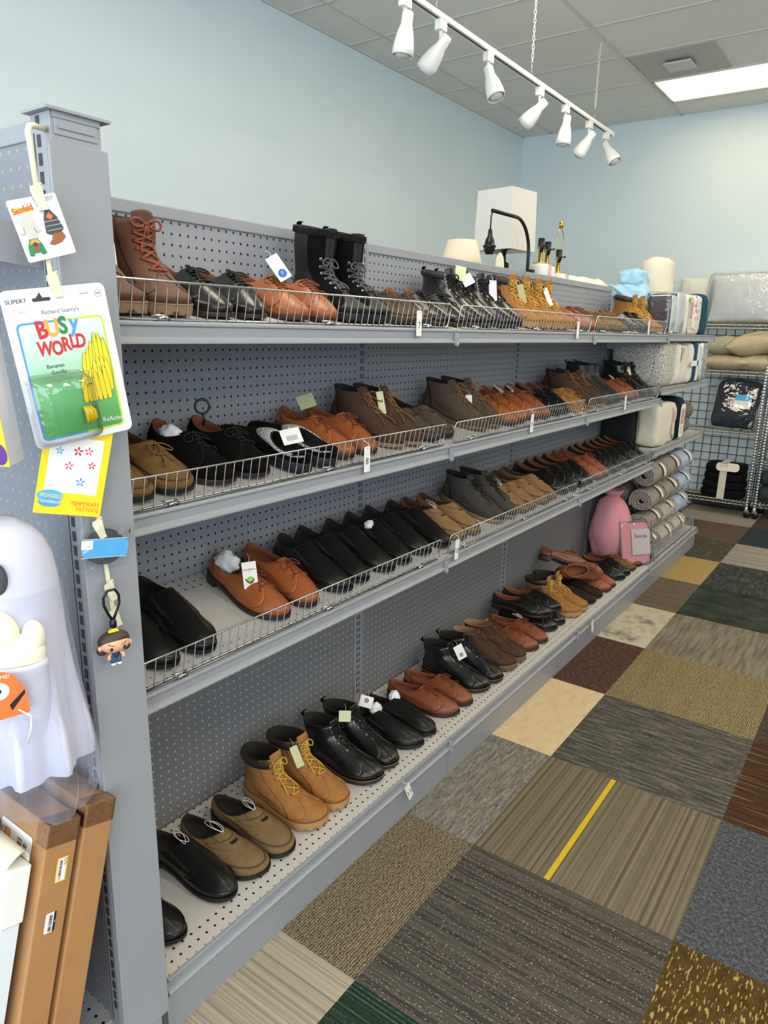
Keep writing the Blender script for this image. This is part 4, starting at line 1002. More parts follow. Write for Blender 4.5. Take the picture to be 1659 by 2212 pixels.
text("Richard Scarry's", .0085, GREYINK, e, (.003, .080, .0006)); text('Bananas', .0082, INK, e, (-.022, .003, .0006)); text('Gorilla', .0082, INK, e, (-.019, -.0065, .0006))
text('SUPER7', .008, INK, e, (-.056, .098, .0002), sx=1.1); text('14+', .0052, INK, e, (.064, .099, .0002)); text('WARNING:', .0028, GREYINK, e, (.043, .1005, .0002))
MB().tube([(.064+.0052*math.cos(a), .099+.0052*math.sin(a), .0002) for a in np.linspace(0, 2*PI, 21)[:-1]], .0003, 4, closed=True).build('age_ring', GREYINK, e)
text('ReAction', .0105, WHITEP, e, (.048, -.0905, .0016), -2, sx=.9); layer(e, 'price_sticker', rrect(.020, .015, .001, cx=-.052, cy=.080), .0, WHITEP); text('9312', .004, GREYINK, e, (-.050, .083, .0004))
b = MB(); rd = random.Random(4); kk = 0
for row, (n_, yb) in enumerate(((7, -.030), (8, -.045), (6, -.058))):
    for i in range(n_):
        kk += 1; x0 = (.020, .012, .012)[row]+i*(.0062, .0062, .0075)[row]; pk = .034*math.exp(-((x0-.046)/.020)**2)
        hh = (.040, .028, .026)[row]+(pk if row == 0 else pk*.75); c = np.linspace(0, 1, 9)
        cen = [(x0+.004*t*t*(1 if i < n_/2 else -.4), yb+hh*t) for t in c]
        for gr, mi, z in ((.0007, 1, .0006+.00004*kk), (0, 0, .00062+.00004*kk)):
            wd = [.0036*(math.sin(PI*min(1, .16+.82*t))**.5)+.0002+gr for t in c]
            b.prism([(x-q, y) for (x, y), q in zip(cen, wd)]+[(x+q, y) for (x, y), q in list(zip(cen, wd))[::-1]], z, z+.00001, mi)
b.build('printed_bananas', [PR['yel'], PR['dgrey']], e)
bl = MB()
def bubble(w_, h_, d, cx, cy):
    rows = []
    for f, zz in ((1.12, .0006), (1.0, .0012), (.985, d*.6), (.95, d*.92), (.86, d), (.4, d*1.01), (.01, d*1.01)): rows.append([(cx+(x)*f, cy+(y)*f, zz) for x, y in rrect(w_, h_, .012, 6)])
    return rows
bl.grid(bubble(.092, .098, .030, -.026, -.060), wrap=True); bl.build('blister', FILM, e, 'clear plastic bubble')
bn = MB()
for s in (-1, 0, 1): bn.tube([(.006+s*.004, -.062, .012), (.009+s*.0055, -.070, .016), (.009+s*.006, -.080, .016), (.007+s*.004, -.088, .012)], [.002, .0036, .0034, .0012], 8)
bn.build('toy_bananas', plain('toy_yellow', '#f2c71b', .4), e)
# pin card
e = empty('pin_card', label='white card of four enamel garment pins clipped highest on the hang strip', cat='pin card')
basis(e, Vector((.487, -1.392, 1.678))+CN*.008, (.0135, .065, .020), (.002, .007, .078)); w, h = .070, .082
MB().prism(rrect(w, h, .003), -.0006, 0).build('backing_card', BOARD, e)
text('Seinfeld', .0115, PR['red'], e, (-.017, .027, .0004), 6, sx=.82, bold=.0002); layer(e, 'title_shade', rrect(.030, .007, .002, cx=-.017, cy=.026), .0, PR['yel'])
[layer(e, 'fine_print', rrect(.030-.004*q, .0007, .0002, cx=.016, cy=.037-.002*q), .0, GREYINK) for q in range(3)]
def pin(name, poly, mat, lab, extra=()):
    o = bevel(MB().prism(poly, .0004, .0022).build(name, mat, e, lab), .0005, 1)
    for nm, pl_, mt in extra: layer(o, nm, pl_, .0023, mt)
pin('shirt_pin', [(-.031, -.004), (-.027, .014), (-.021, .019), (-.014, .019), (-.008, .014), (-.004, -.004), (-.009, -.005), (-.011, .004), (-.011, -.012), (-.025, -.012), (-.025, .004), (-.027, -.005)], plain('pin_white', '#c9c7bd', .3), 'white shirt pin')
pin('jacket_pin', [(.003, -.008), (.006, .010), (.011, .020), (.015, .026), (.019, .020), (.025, .010), (.029, -.006), (.024, -.010), (.008, -.011)], PR['dgrey'], 'dark plaid jacket pin', [('collar', [(.010, .012), (.015, .018), (.020, .012), (.015, .008)], PR['orange'])]+[('plaid_line', [(.005, y), (.027, y), (.027, y+.0007), (.005, y+.0007)], plain('pin_white', '#e0dfd8')) for y in (-.006, 0, .006)])
pin('parka_pin', [(-.030, -.032), (-.028, -.020), (-.023, -.012), (-.013, -.011), (-.008, -.020), (-.006, -.033), (-.012, -.034), (-.014, -.030), (-.023, -.030), (-.025, -.034)], PR['green'], 'green and gold parka pin', [('yoke', [(-.026, -.019), (-.022, -.013), (-.014, -.012), (-.010, -.019), (-.018, -.017)], PR['amber']), ('hood', ell(.006, .006, 14, -.018, -.019), PR['dgrey']), ('front', [(-.022, -.021), (-.014, -.021), (-.018, -.029)], PR['red'])])
pin('hat_pin', [(.002, -.022), (.008, -.017), (.011, -.011), (.015, -.009), (.018, -.010), (.022, -.011), (.025, -.010), (.028, -.017), (.020, -.023), (.008, -.025)], PR['brown'], 'brown hat pin')
layer(e, 'price_sticker', rrect(.016, .012, .001, cx=.022, cy=-.030), .0, WHITEP)
# sticker tattoo pack
e = empty('tattoo_pack', label='yellow temporary tattoo pack clipped behind the toy pack', cat='tattoo pack')
basis(e, Vector((.4735, -1.366, 1.336))+CN*.013, (.0205, .0955, -.023), (.006, .023, .150)); w, h = .103, .168
MB().prism(rrect(w, h, .001), -.0012, 0).build('sleeve', PR['yel'], e)
layer(e, 'window', [(-.041, -.048), (.040, -.050), (.040, .040), (-.041, .040)], .0, WHITEP)
def flower(cx, cy, r, mt):
    b = MB()
    for k in range(5):
        a = 2*PI*k/5+.3; x, y = cx+r*.62*math.cos(a), cy+r*.62*math.sin(a)
        b.prism([(x+r*.40*math.cos(t)*math.cos(a)-r*.20*math.sin(t)*math.sin(a), y+r*.40*math.cos(t)*math.sin(a)+r*.20*math.sin(t)*math.cos(a)) for t in np.linspace(0, 2*PI, 13)[:-1]], .0003, .0005)
    b.build('flower_print', mt, e)
flower(.002, .018, .0075, PR['red']); flower(.018, .020, .007, PR['pink']); flower(-.009, -.006, .007, PR['pink']); flower(.012, -.030, .0075, PR['blue'])
flower(-.026, .016, .006, PR['blue']); flower(.026, -.002, .006, PR['red'])
layer(e, 'logo_cloud', ell(.040, .020, 20, -.030, -.056), .0003, PR['sky']); layer(e, 'logo_cloud', ell(.034, .014, 20, -.030, -.066), .0004, PR['blue'])
text('SPONGEBOB', .0085, PR['yel'], e, (-.028, -.056, .0007), -3, sx=.72); text('SQUAREPANTS', .0062, WHITEP, e, (-.029, -.065, .0007), -3, sx=.72)
text('TEMPORARY', .0095, PR['orange'], e, (.025, -.065, .0003), sx=.85); text('TATTOOS', .0095, PR['orange'], e, (.029, -.074, .0003), sx=.85)
# sticker in cellophane
e = empty('sticker_pack', label='oval blue and black sticker in a cellophane bag on the hang strip', cat='sticker pack')
basis(e, Vector((.484, -1.330, 1.190))+CN*.004, (.017, .081, -.010), (.001, .002, .073))
layer(e, 'sticker', ell(.068, .062, 30), .0, PR['dgrey']); layer(e, 'blue_band', rrect(.076, .031, .008, cx=.001, cy=-.002), .0004, PR['sky']); layer(e, 'band_edge', rrect(.076, .0008, .0003, cy=-.018), .0006, WHITEP)
layer(e, 'band_edge', rrect(.076, .0008, .0003, cy=.0135), .0006, WHITEP); layer(e, 'price_sticker', rrect(.019, .015, .0006, cx=-.029, cy=.004), .0008, WHITEP); text('1.00', .004, GREYINK, e, (-.027, .001, .0012))
b = MB(); rows = []
for i in range(17): rows.append([((-.042+.084*i/16), -.036+.072*j/12, .0025+.0022*nz((i, j, 0), .8, 2)+.002*nz((i, j, 1), .35, 5)) for j in range(13)])
b.grid(rows); b.build('cellophane_bag', FILM, e, 'clear crinkled bag')
# key chain figure
e = empty('figure_keychain', (.492, -1.334, 1.02), label='small brown haired figure keychain with a black loop on the hang strip', cat='keychain')
basis(e, (.500, -1.334, 1.010), CR, CU)
MB().tube([(.0, .052, 0), (-.007, .066, 0), (-.013, .082, 0), (-.013, .096, 0), (-.006, .108, .003), (.006, .108, .003), (.013, .096, 0), (.013, .082, 0), (.007, .066, 0), (.0, .052, 0)], .0024, 8).build('loop', BLACKPL, e)
MB().lathe([(0, -.002), (.0052, 0), (.0062, .005), (.0056, .012), (.003, .016), (0, .016)], 12, 0, mat=Matrix.Translation((0, .040, 0)) @ Matrix.Rotation(R(-90), 4, 'X')).build('clasp', BLACKPL, e)
MB().prism([(-.009, .0325), (.009, .0325), (.006, .036), (.003, .037), (.003, .041), (-.003, .041), (-.003, .037), (-.006, .036)], -.003, .003).build('yellow_tab', plain('tab_yellow', '#f1dc35', .4), e)
SKIN = plain('figure_skin', '#e0a983', .5); HAIR = plain('figure_hair', '#3b2b22', .5, var=.2, vscale=200)
def blob(mb, c, s, n=14):
    rows = [[(c[0]+s[0]*math.sin(PI*i/n)*math.cos(PI*j/n), c[1]+s[1]*math.cos(PI*i/n), c[2]+s[2]*math.sin(PI*i/n)*math.sin(PI*j/n)) for j in range(2*n)] for i in range(n+1)]
    return mb.grid(rows, wrap=True)
blob(blob(blob(MB(), (0, .011, .002), (.025, .015, .014)), (-.0255, .008, .002), (.004, .0045, .003)), (.0255, .008, .002), (.004, .0045, .003)).build('head', SKIN, e)
blob(blob(blob(MB(), (0, .0165, -.003), (.027, .017, .0165)), (-.020, .0, -.006), (.009, .008, .008)), (.020, .0, -.006), (.009, .008, .008)).build('hair', HAIR, e)
b = MB(); [blob(b, (s*.011, .007, .0142), (.0028, .0032, .0016), 8) for s in (-1, 1)]; b.build('eyes', INK, e)
b = MB(); [b.tube([(s*.006, .0125, .0152), (s*.012, .0145, .0146), (s*.016, .0165, .0128)], .0006, 5) for s in (-1, 1)]; b.build('brows', HAIR, e)
blob(MB(), (0, -.008, .0), (.0085, .008, .006)).build('shirt', plain('figure_navy', '#2a2f55', .6), e)
b = MB(); [b.tube([(s*.0045, -.010, 0), (s*.005, -.018, 0), (s*.005, -.0235, 0)], [.0046, .0044, .0042], 10) for s in (-1, 1)]; b.build('trousers', plain('figure_denim', '#2d5275', .7), e)
b = MB(); [b.tube([(s*.008, -.005, .001), (s*.012, -.010, .003), (s*.0125, -.015, .005)], [.003, .003, .0034], 8) for s in (-1, 1)]; b.build('arms', SKIN, e)
b = MB(); [blob(b, (s*.005, -.0255, .0015), (.0042, .0024, .0055), 8) for s in (-1, 1)]; b.build('shoes', WHITEP, e)
# activity pad at the picture's left edge
e = empty('activity_pad', label='thick yellow activity pad with white page edges at the far left', cat='pad')
basis(e, (.408, -1.500, 1.433), (.90, .43, 0), (-.01, -.035, .20))
MB().prism(rrect(.135, .19, .002), -.034, -.001).build('page_block', plain('page_edges', '#cfccd0', .8), e); layer(e, 'cover', rrect(.135, .19, .002), -.001, PR['yel'], t=.001)
layer(e, 'white_print', ell(.05, .075, 24, .030, -.045), .0001, WHITEP); layer(e, 'maroon_print', rrect(.05, .05, .004, cx=.042, cy=.055), .0002, plain('print_maroon', '#5e2430', .5)); layer(e, 'red_bow', [(.022, -.055), (.032, -.060), (.042, -.054), (.042, -.068), (.032, -.063), (.022, -.069)], .0003, PR['red']); layer(e, 'purple_badge', ell(.026, .034, 20, .054, -.076), .0003, PR['purple'])
# ---------------------------------------------------------------- ghost, cartons and panel on the end cap
GX, GY, GZ = .425, -1.462, .834
gh = empty('ghost_plush', (GX, GY, GZ), label='tall white fabric ghost with dark eyes standing on the end cap shelf', cat='ghost figure')
GC = plain('ghost_fabric', '#c6c7d8', .85, var=.02, vscale=40, bump=.2, bscale=90)
prof = [(.0, .425), (.020, .421), (.040, .408), (.055, .388), (.066, .36), (.072, .32), (.075, .27), (.077, .22), (.080, .17), (.084, .12), (.090, .07), (.093, .03), (.092, .004)]
n = 72; rows = []
for r, z in prof:
    wv = min(1, max(0, (.25-z)/.2)); rows.append([((r*(1+.11*wv*math.sin(9*a+3*z)+.05*wv*math.sin(17*a)))*math.cos(a), (r*(1+.11*wv*math.sin(9*a+3*z)+.05*wv*math.sin(17*a)))*math.sin(a), z) for a in np.linspace(0, 2*PI, n, endpoint=False)])
MB().grid(rows, wrap=True, flip=True).build('body', GC, gh)
def tulle():
    t = NT('white_tulle'); tr = t.n('ShaderNodeBsdfTransparent'); tl = t.n('ShaderNodeBsdfTranslucent'); tl.inputs[0].default_value = lin('#d6d7ea'); df = t.n('ShaderNodeBsdfDiffuse'); df.inputs[0].default_value = lin('#d6d7ea')
    m1 = t.n('ShaderNodeMixShader'); m1.inputs[0].default_value = .5; t.l(tl.outputs[0], m1.inputs[1]); t.l(df.outputs[0], m1.inputs[2])
    m2 = t.n('ShaderNodeMixShader'); t.l(t.math('MULTIPLY_ADD', t.noise(t.coord(), 6, 2), .5, .0), m2.inputs[0]); t.l(tr.outputs[0], m2.inputs[1]); t.l(m1.outputs[0], m2.inputs[2]); t.l(m2.outputs[0], t.out.inputs[0]); return t.mat
rows = []
for k in range(22):
    f = k/21; z = .315-.375*f; r = .076+.036*f**1.2 - (.018*max(0, (f-.82)/.18)**2)
    rr = []
    for a in np.linspace(0, 2*PI, 120, endpoint=False):
        q = r*(1+f*(.06*math.sin(8*a+2*f)+.035*math.sin(19*a+5*f)+.02*math.sin(31*a))); y = q*math.sin(a); zz = z-.020*f*math.sin(a*2+1)
        rr.append((q*math.cos(a), min(y, .120), zz))
    rows.append(rr)
MB().grid(rows, wrap=True, flip=True).build('tulle_veil', tulle(), gh)
def at_dir(deg, r): return Vector((math.cos(R(deg))*r, math.sin(R(deg))*r, 0))
EYE = plain('ghost_eye', '#47474d', .8)
for d in (-38, -93):
    b = MB(); blob(b, (0, 0, 0), (.015, .025, .009)); o = b.build('eye', EYE, gh); c = at_dir(d, .0715); c.z = .345
    nn = at_dir(d, 1); basis(o, c, Vector((-nn.y, nn.x, 0)), (0, 0, 1)); 
HND = plain('ghost_hand', '#e9e4cf', .6)
for d0, d1 in ((-42, -8), (-134, -164)):
    b = MB()
    for d, r, z, s in ((d0, .078, .258, (.030, .040, .020)), (d1, .082, .250, (.017, .027, .016)), ((d0+d1)/2, .080, .225, (.040, .034, .019))):
        nn = at_dir(d, 1); c = at_dir(d, r); c.z = z; t = Vector((-nn.y, nn.x, 0)); N_ = 12
        b.grid([[c+t*(s[0]*math.sin(PI*i/N_)*math.cos(PI*j/N_))+Vector((0, 0, 1))*(s[1]*math.cos(PI*i/N_))+nn*(s[2]*math.sin(PI*i/N_)*math.sin(PI*j/N_)) for j in range(2*N_)] for i in range(N_+1)], wrap=True)
    b.build('mitten_hand', HND, gh)
    b = MB(); dm = (d0+d1)/2; rows = []
    for z, r, rc in ((.213, .95, .08), (.214, 1.06, .08), (.206, 1.1, .08), (.198, 1.05, .079), (.16, 1.08, .074), (.12, 1.1, .068), (.06, 1.05, .055)):
        c = at_dir(dm, rc); nn = at_dir(dm, 1); t = Vector((-nn.y, nn.x, 0)); rows.append([c+t*(.038*r*math.cos(a))+nn*(.020*r*math.sin(a))+Vector((0, 0, z)) for a in np.linspace(0, 2*PI, 30, endpoint=False)])
    b.grid(rows, wrap=True); b.build('sleeve', GC, gh)
e = empty('hang_tag', label='orange tag with a white disc hanging on the white ghost', cat='tag'); nd = at_dir(-25, 1)
basis(e, Vector((GX, GY, 0))+at_dir(-40, .118)+Vector((0, 0, 1.018)), Vector((-nd.y, nd.x, .10)), (0, -.25, 1))
layer(e, 'card', rrect(.070, .050, .003, cx=0, cy=-.020), -.0004, PR['orange']); layer(e, 'black_print', [(.010, -.024), (.034, -.004), (.034, -.010), (.012, -.034)], .0, INK); layer(e, 'disc', ell(.058, .058, 30, 0, .008), .0006, PR['orange'])
layer(e, 'white_disc', ell(.030, .030, 26, 0, .004), .0009, WHITEP); layer(e, 'black_disc', ell(.009, .009, 16, 0, .004), .0012, INK); text('TRY ME!', .0085, WHITEP, e, (.004, .0265, .0010), -6)
MB().tube([(.02, -.034, .002), (.034, -.05, .004), (.030, -.075, .002), (.02, -.10, -.002)], .0014, 5).build('strap', WHITEP, e)
b = MB(); rd = random.Random(9)
for i in range(900):
    a = rd.uniform(0, 2*PI); z = rd.uniform(0, .07); r0 = .030; c = Vector((r0*math.cos(a), r0*math.sin(a), z)); d = Vector((math.cos(a), math.sin(a), rd.uniform(-.5, .5)))*rd.uniform(.008, .018); s = Vector((-math.sin(a), math.cos(a), 0))*.0006
    b.add([c-s, c+s, c+d], [(0, 1, 2)])
b.lathe([(.0, 0), (.031, 0), (.031, .07), (0, .07)], 16)
o = b.build('bristle_hat', plain('dark_red_bristle', '#2a0d0a', .8)); o.location = (GX-.01, GY-.045, GZ+.428); tag(o, 'dark red bristly trim at the left edge above the ghost', 'trim')

KRAFT = plain('kraft_board', '#a97c4e', .75, var=.08, vscale=14, bump=.15, bscale=40); TAPE = film('packing_tape', (1.0, .99, .96), .3, .22, 1.0, 60)
def carton(x1, y0, z0, w, t, h, ang, label):
    """flat carton leaning back: local x runs left from the right end, y is thickness towards the panel, z is up"""
    e = empty('cardboard_box', (x1, y0, z0), (-R(ang), 0, 0), label, 'box'); bevel(MB().box(-w, 0, -t, 0, 0, h).build('carton', KRAFT, e), .003, 2); return e
AN = 14.6
b2 = carton(.49, -1.497, .154, .88, .056, .588, AN, 'rear flat brown carton leaning against the end cap panel')
b1 = carton(.488, -1.560, .170, .88, .058, .572, AN, 'front flat brown carton with shipping labels on the end cap')
for e, t, h in ((b2, .056, .588), (b1, .058, .572)):
    m = MB().box(-.03, .0006, -t-.0006, .0, h-.04, h+.0006); m.build('tape', TAPE, e, 'clear packing tape')
def flat(e, name, M4, poly, mat, z=.0004, label=None):
    o = MB().prism(poly, 0, .0002).build(name, mat, e, label); o.matrix_basis = M4 @ Matrix.Translation((0, 0, z)); return o
def face(origin, right, upv):
    r, u_ = Vector(right), Vector(upv); m = Matrix((r, u_, r.cross(u_))).transposed().to_4x4(); m.translation = Vector(origin); return m
side = face((0.0006, -.029, .45), (0, 1, 0), (0, 0, 1)); frontf = face((-.10, -.0586, .40), (1, 0, 0), (0, 0, 1))
flat(b1, 'yellow_label', side, rrect(.020, .044, .001, cx=.006, cy=.036), plain('label_yellow', '#e6c23a', .5)); flat(b1, 'barcode_panel', side, rrect(.015, .040, .001, cx=.006, cy=.036), WHITEP, .0007)
m = MB(); rd = random.Random(2)
for i in range(22): y = .018+i*.0016; m.box(.001, .006, y, y+rd.choice((.0005, .0009, .0012)), 0, .0001)
o = m.build('barcode', INK, b1); o.matrix_basis = side @ Matrix.Translation((0, 0, .001))
o = text('G/G', .007, INK, b1, (0, 0, 0), 0); o.matrix_basis = side @ Matrix.Translation((.011, .049, .001)) @ Matrix.Rotation(R(-90), 4, 'Z')
flat(b1, 'white_label', side, rrect(.019, .036, .003, cx=.0, cy=-.056), WHITEP); flat(b1, 'black_edge', side, rrect(.004, .036, .001, cx=.0075, cy=-.056), INK, .0007)
m = MB()
for i in range(16): y = -.071+i*.0019; m.box(-.003, .003, y, y+rd.choice((.0006, .001, .0014)), 0, .0001)
o = m.build('barcode', INK, b1); o.matrix_basis = side @ Matrix.Translation((0, 0, .001))
o = text('LP', .003, WHITEP, b1, (0, 0, 0)); o.matrix_basis = side @ Matrix.Translation((.0075, -.056, .001)) @ Matrix.Rotation(R(-90), 4, 'Z')
flat(b1, 'shipping_label', frontf, rrect(.10, .15, .006, cx=.012, cy=.06), WHITEP); flat(b1, 'orange_strip', frontf, rrect(.016, .085, .001, cx=-.012, cy=.080), plain('label_peach', '#f0a36a', .6), .0007)
m = MB()
for i in range(40): y = .0+i*.003; m.box(.018, .032, y, y+rd.choice((.001, .0016, .0022)), 0, .0001); m.box(.036, .048, y, y+rd.choice((.001, .0016, .0022)), 0, .0001)
o = m.build('barcode', INK, b1); o.matrix_basis = frontf @ Matrix.Translation((0, 0, .001))
for s, x, y, z_ in (('OT', -.012, .085, .016), ('00-5112', .010, .03, .013), ('STYLE', -.032, .11, .007), ('PO#', -.022, .115, .007)):
    o = text(s, z_, INK, b1, (0, 0, 0)); o.matrix_basis = frontf @ Matrix.Translation((x, y, .001)) @ Matrix.Rotation(R(90), 4, 'Z')
def wood():
    t = NT('cherry_veneer'); t.set(Roughness=.4); n_ = t.noise(t.map((60, 60, 3)), 1, 4); t.col(t.ramp(n_, [(.3, '#5f3418'), (.5, '#80492a'), (.7, '#8f5a35')])); return t.mat
e = empty('wood_panel', (.470, -1.640, .154), (-R(AN), 0, 0), 'cherry wood panel with white edge and paper corner guard, far left', 'panel')
MB().box(-.60, -.010, -.030, 0, 0, .535).build('veneer', wood(), e); bevel(MB().box(-.010, 0, -.031, .001, 0, .535).build('edge_strip', plain('white_edge', '#dfe6ea', .4), e), .001)
bevel(MB().box(-.14, .004, -.036, .004, .440, .540).build('corner_guard', WHITEP, e), .002)
m = MB(); m.grid([[(-.14+.135*i/8, -.034+.038*math.sin(PI*j/8*.5), .540+.022*math.sin(PI*j/8)) for j in range(9)] for i in range(9)]); m.build('paper_wrap', CREAM, e)
# ---------------------------------------------------------------- bedding bay at the far end of the run
LIN_W = cloth('white', '#dedbd2'); LIN_C = cloth('cream', '#ded6c4'); LIN_BL = cloth('sky_blue', '#9cc4dc', .05, .5, 30); LIN_DG = cloth('charcoal', '#27272a'); LIN_G = cloth('grey', '#6d6b69'); LIN_NV = cloth('navy', '#1b2130')
LIN_GR = cloth('deep_green', '#1e3b36'); LIN_TL = cloth('teal', '#1f4a5e'); LIN_PK = cloth('pink', '#dc99a2', .04, .3, 40); LIN_BE = cloth('beige', '#c2b190', .10, .5, 90); LIN_BK = cloth('black', '#0c0d11'); LIN_SL = cloth('slate', '#3e4448')
LIN_TP = cloth('dark_taupe', '#4d4648')
def speckle():
    t = NT('speckled_cloth'); t.set(Roughness=.9); v = t.noise(t.coord(), 190, 3, .6); t.col(t.ramp(v, [(.44, '#6d6a66'), (.52, '#d9d5ca')])); return t.mat
def floral():
    t = NT('floral_cloth'); t.set(Roughness=.9); v = t.noise(t.coord(), 42, 2, .5); t.col(t.ramp(v, [(.30, '#6b5560'), (.40, '#b98f93'), (.47, '#e6e0d6')])); return t.mat
SPK, FLO = speckle(), floral(); CLEARBAG = film('clear_vinyl_bag', (.97, .98, 1.0), .12, .05, .9, 16); LABEL = plain('label_cream', '#dfd7c8', .6); LPINK = plain('label_rose', '#c99b98', .6)
def pack(name, loc, size, mat, label, cat='bedding pack', seed=0, bag=False, card=None, sticker=False, rot=(0, 0, 0), n=7, amp=.006, grp='packaged bedding on the far shelves'):
    e = empty(name, loc, rot, label, cat, grp); sx, sy, sz = size
    soft_box(sx, sy, sz, n, 14, amp, 9, seed, amp*.5, 30).build('folded_cloth', mat, e)
    if card:                                        # printed insert on the front (+x) face
        w, h, y, z, m_ = card; MB().prism(rrect(w, h, min(w, h)*.25), 0, .001).build('label_insert', m_, e).matrix_basis = face((sx/2+.004, y, z), (0, 1, 0), (0, 0, 1))
        MB().prism(rrect(w*.62, h*.45, .004), 0, .0008).build('label_print', LPINK, e).matrix_basis = face((sx/2+.0055, y, z+h*.12), (0, 1, 0), (0, 0, 1))
        for k in range(4): MB().prism(rrect(w*.5, h*.018, .0003), 0, .0003).build('label_line', GREYINK, e).matrix_basis = face((sx/2+.0055, y, z-h*(.2+.06*k)), (0, 1, 0), (0, 0, 1))
    if sticker: MB().prism(rrect(.035, .028, .002), 0, .0008).build('price_sticker', GREENST, e).matrix_basis = face((sx/2+.0068, sticker[0], sticker[1]), (0, 1, 0), (0, 0, 1))
    if bag: soft_box(sx+.016, sy+.016, sz+.012, n+2, 12, .004, 12, seed+5).build('clear_bag', CLEARBAG, e, 'clear vinyl bag')
    return e
z1, z2, z3, z0 = LDECK[1]+.001, LDECK[2]+.001, LDECK[3]+.001, .154
# top level
pack('blanket_pack', (.285, 2.535, z1), (.13, .12, .215), LIN_TP, 'dark taupe folded pack, left end of the far top shelf', seed=1, card=(.07, .18, .0, .10, CREAM), bag=True)
pack('blanket_pack', (.255, 2.72, z1), (.18, .20, .24), LIN_GR, 'deep green bedding in a clear bag on the far top shelf', seed=2, bag=True)
pack('sheet_pack', (.255, 2.95, z1), (.19, .20, .25), LIN_W, 'white sheet pack with rose label on the far top shelf', seed=3, card=(.10, .22, .0, .125, LABEL), sticker=(-.05, .215))
pack('sheet_pack', (.255, 3.17, z1), (.19, .18, .255), FLO, 'floral print sheet pack on the far top shelf', seed=4)
pack('blanket_pack', (.255, 3.38, z1), (.18, .18, .27), LIN_NV if False else LIN_TL, 'dark teal folded blanket at the end of the far top shelf', seed=5)
pack('towel_stack', (.125, 2.53, z1), (.15, .10, .19), LIN_C, 'small cream folded towels beside the taupe pack', seed=6)
e = empty('comforter', (.03, 2.76, z1), (0, 0, R(10)), 'sky blue comforter bundled behind the packs on the top shelf', 'comforter')
soft_box(.25, .34, .31, 3.2, 26, .030, 12, 11, .014, 28).build('bundle', LIN_BL, e); soft_box(.17, .22, .12, 3.5, 22, .018, 16, 4, .010, 34).build('folded_top', LIN_BL, e).location = (.0, .0, .27)
m = MB()
for k in range(3): m.tube([(-.125+.25*t, -.176+.02*math.sin(3*t+k)-.01, .10+.07*k+.06*math.sin(PI*t+k)) for t in np.linspace(0, 1, 12)], [.004+.012*math.sin(PI*t) for t in np.linspace(0, 1, 12)], 8)
m.build('tied_fold', LIN_BL, e)
e = empty('comforter', (.035, 3.24, z1), (0, 0, 0), 'tall white rolled comforter at the back of the top shelf', 'comforter'); e.location.z = z1
m = MB(); prof = [(.0, 0), (.12, .004)]
for k in range(9): prof += [(.128-.001*k, .02+.05*k), (.118-.001*k, .045+.05*k)]
prof += [(.112, .465), (.095, .485), (.06, .492), (.03, .488), (.0, .486)]
m.lathe(prof, 28, sx=.95, sy=1.15); m.tube([(.06*math.cos(a), .07*math.sin(a), .488+.003*math.sin(3*a)) for a in np.linspace(0, 2*PI, 25)[:-1]], .014, 8, closed=True); m.build('roll', LIN_C, e)
e = empty('pillow', (-.31, 2.66, 1.605), (0, 0, R(80)), 'big white pillow heaped behind the panel beyond the shoes', 'pillow'); pillow(.80, .42, .30, seed=3, amp=.02).build('pillow_body', LIN_W, e)
e = empty('metal_shelf', (-.06, ups[3]+SEC/2, 1.60), label='grey steel shelf on the back of the run under the white pillow', cat='shelf'); MB().box(-.42, 0, -.605, .605, -.02, 0).build('deck', PAINT, e); MB().box(-.43, -.42, -.605, .605, -.03, .004).build('price_channel', PAINT, e)
# second level
pack('comforter_pack', (.19, 2.60, z2), (.33, .27, .275), SPK, 'grey and white speckled comforter pack on the second far shelf', seed=7, n=6)
pack('sheet_pack', (.20, 2.80, z2), (.33, .11, .275), LIN_W, 'white quilted pack right of the speckled comforter', seed=8, n=5, card=(.05, .09, .02, .20, LABEL))
pack('sheet_pack', (.20, 2.94, z2), (.32, .13, .26), LIN_C, 'cream pack between white and teal packs, second far shelf', seed=9)
e = pack('sheet_pack', (.20, 3.14, z2), (.33, .22, .27), LIN_W, 'white pack with a teal band on the second far shelf', seed=10, sticker=(.05, .14)); 
soft_box(.336, .10, .276, 9, 10, .002, 9, 2).build('teal_band', LIN_TL, e).location = (.002, .02, -.001)
MB().box(.174, .178, -.11, .11, .115, .15).box(.174, .178, .045, .075, .02, .26).build('paper_belt', WHITEP, e)
pack('sheet_pack', (.20, 3.42, z2), (.33, .22, .265), LIN_W, 'white pack in a clear bag at the end of the second far shelf', seed=12, bag=True, sticker=(.04, .06))
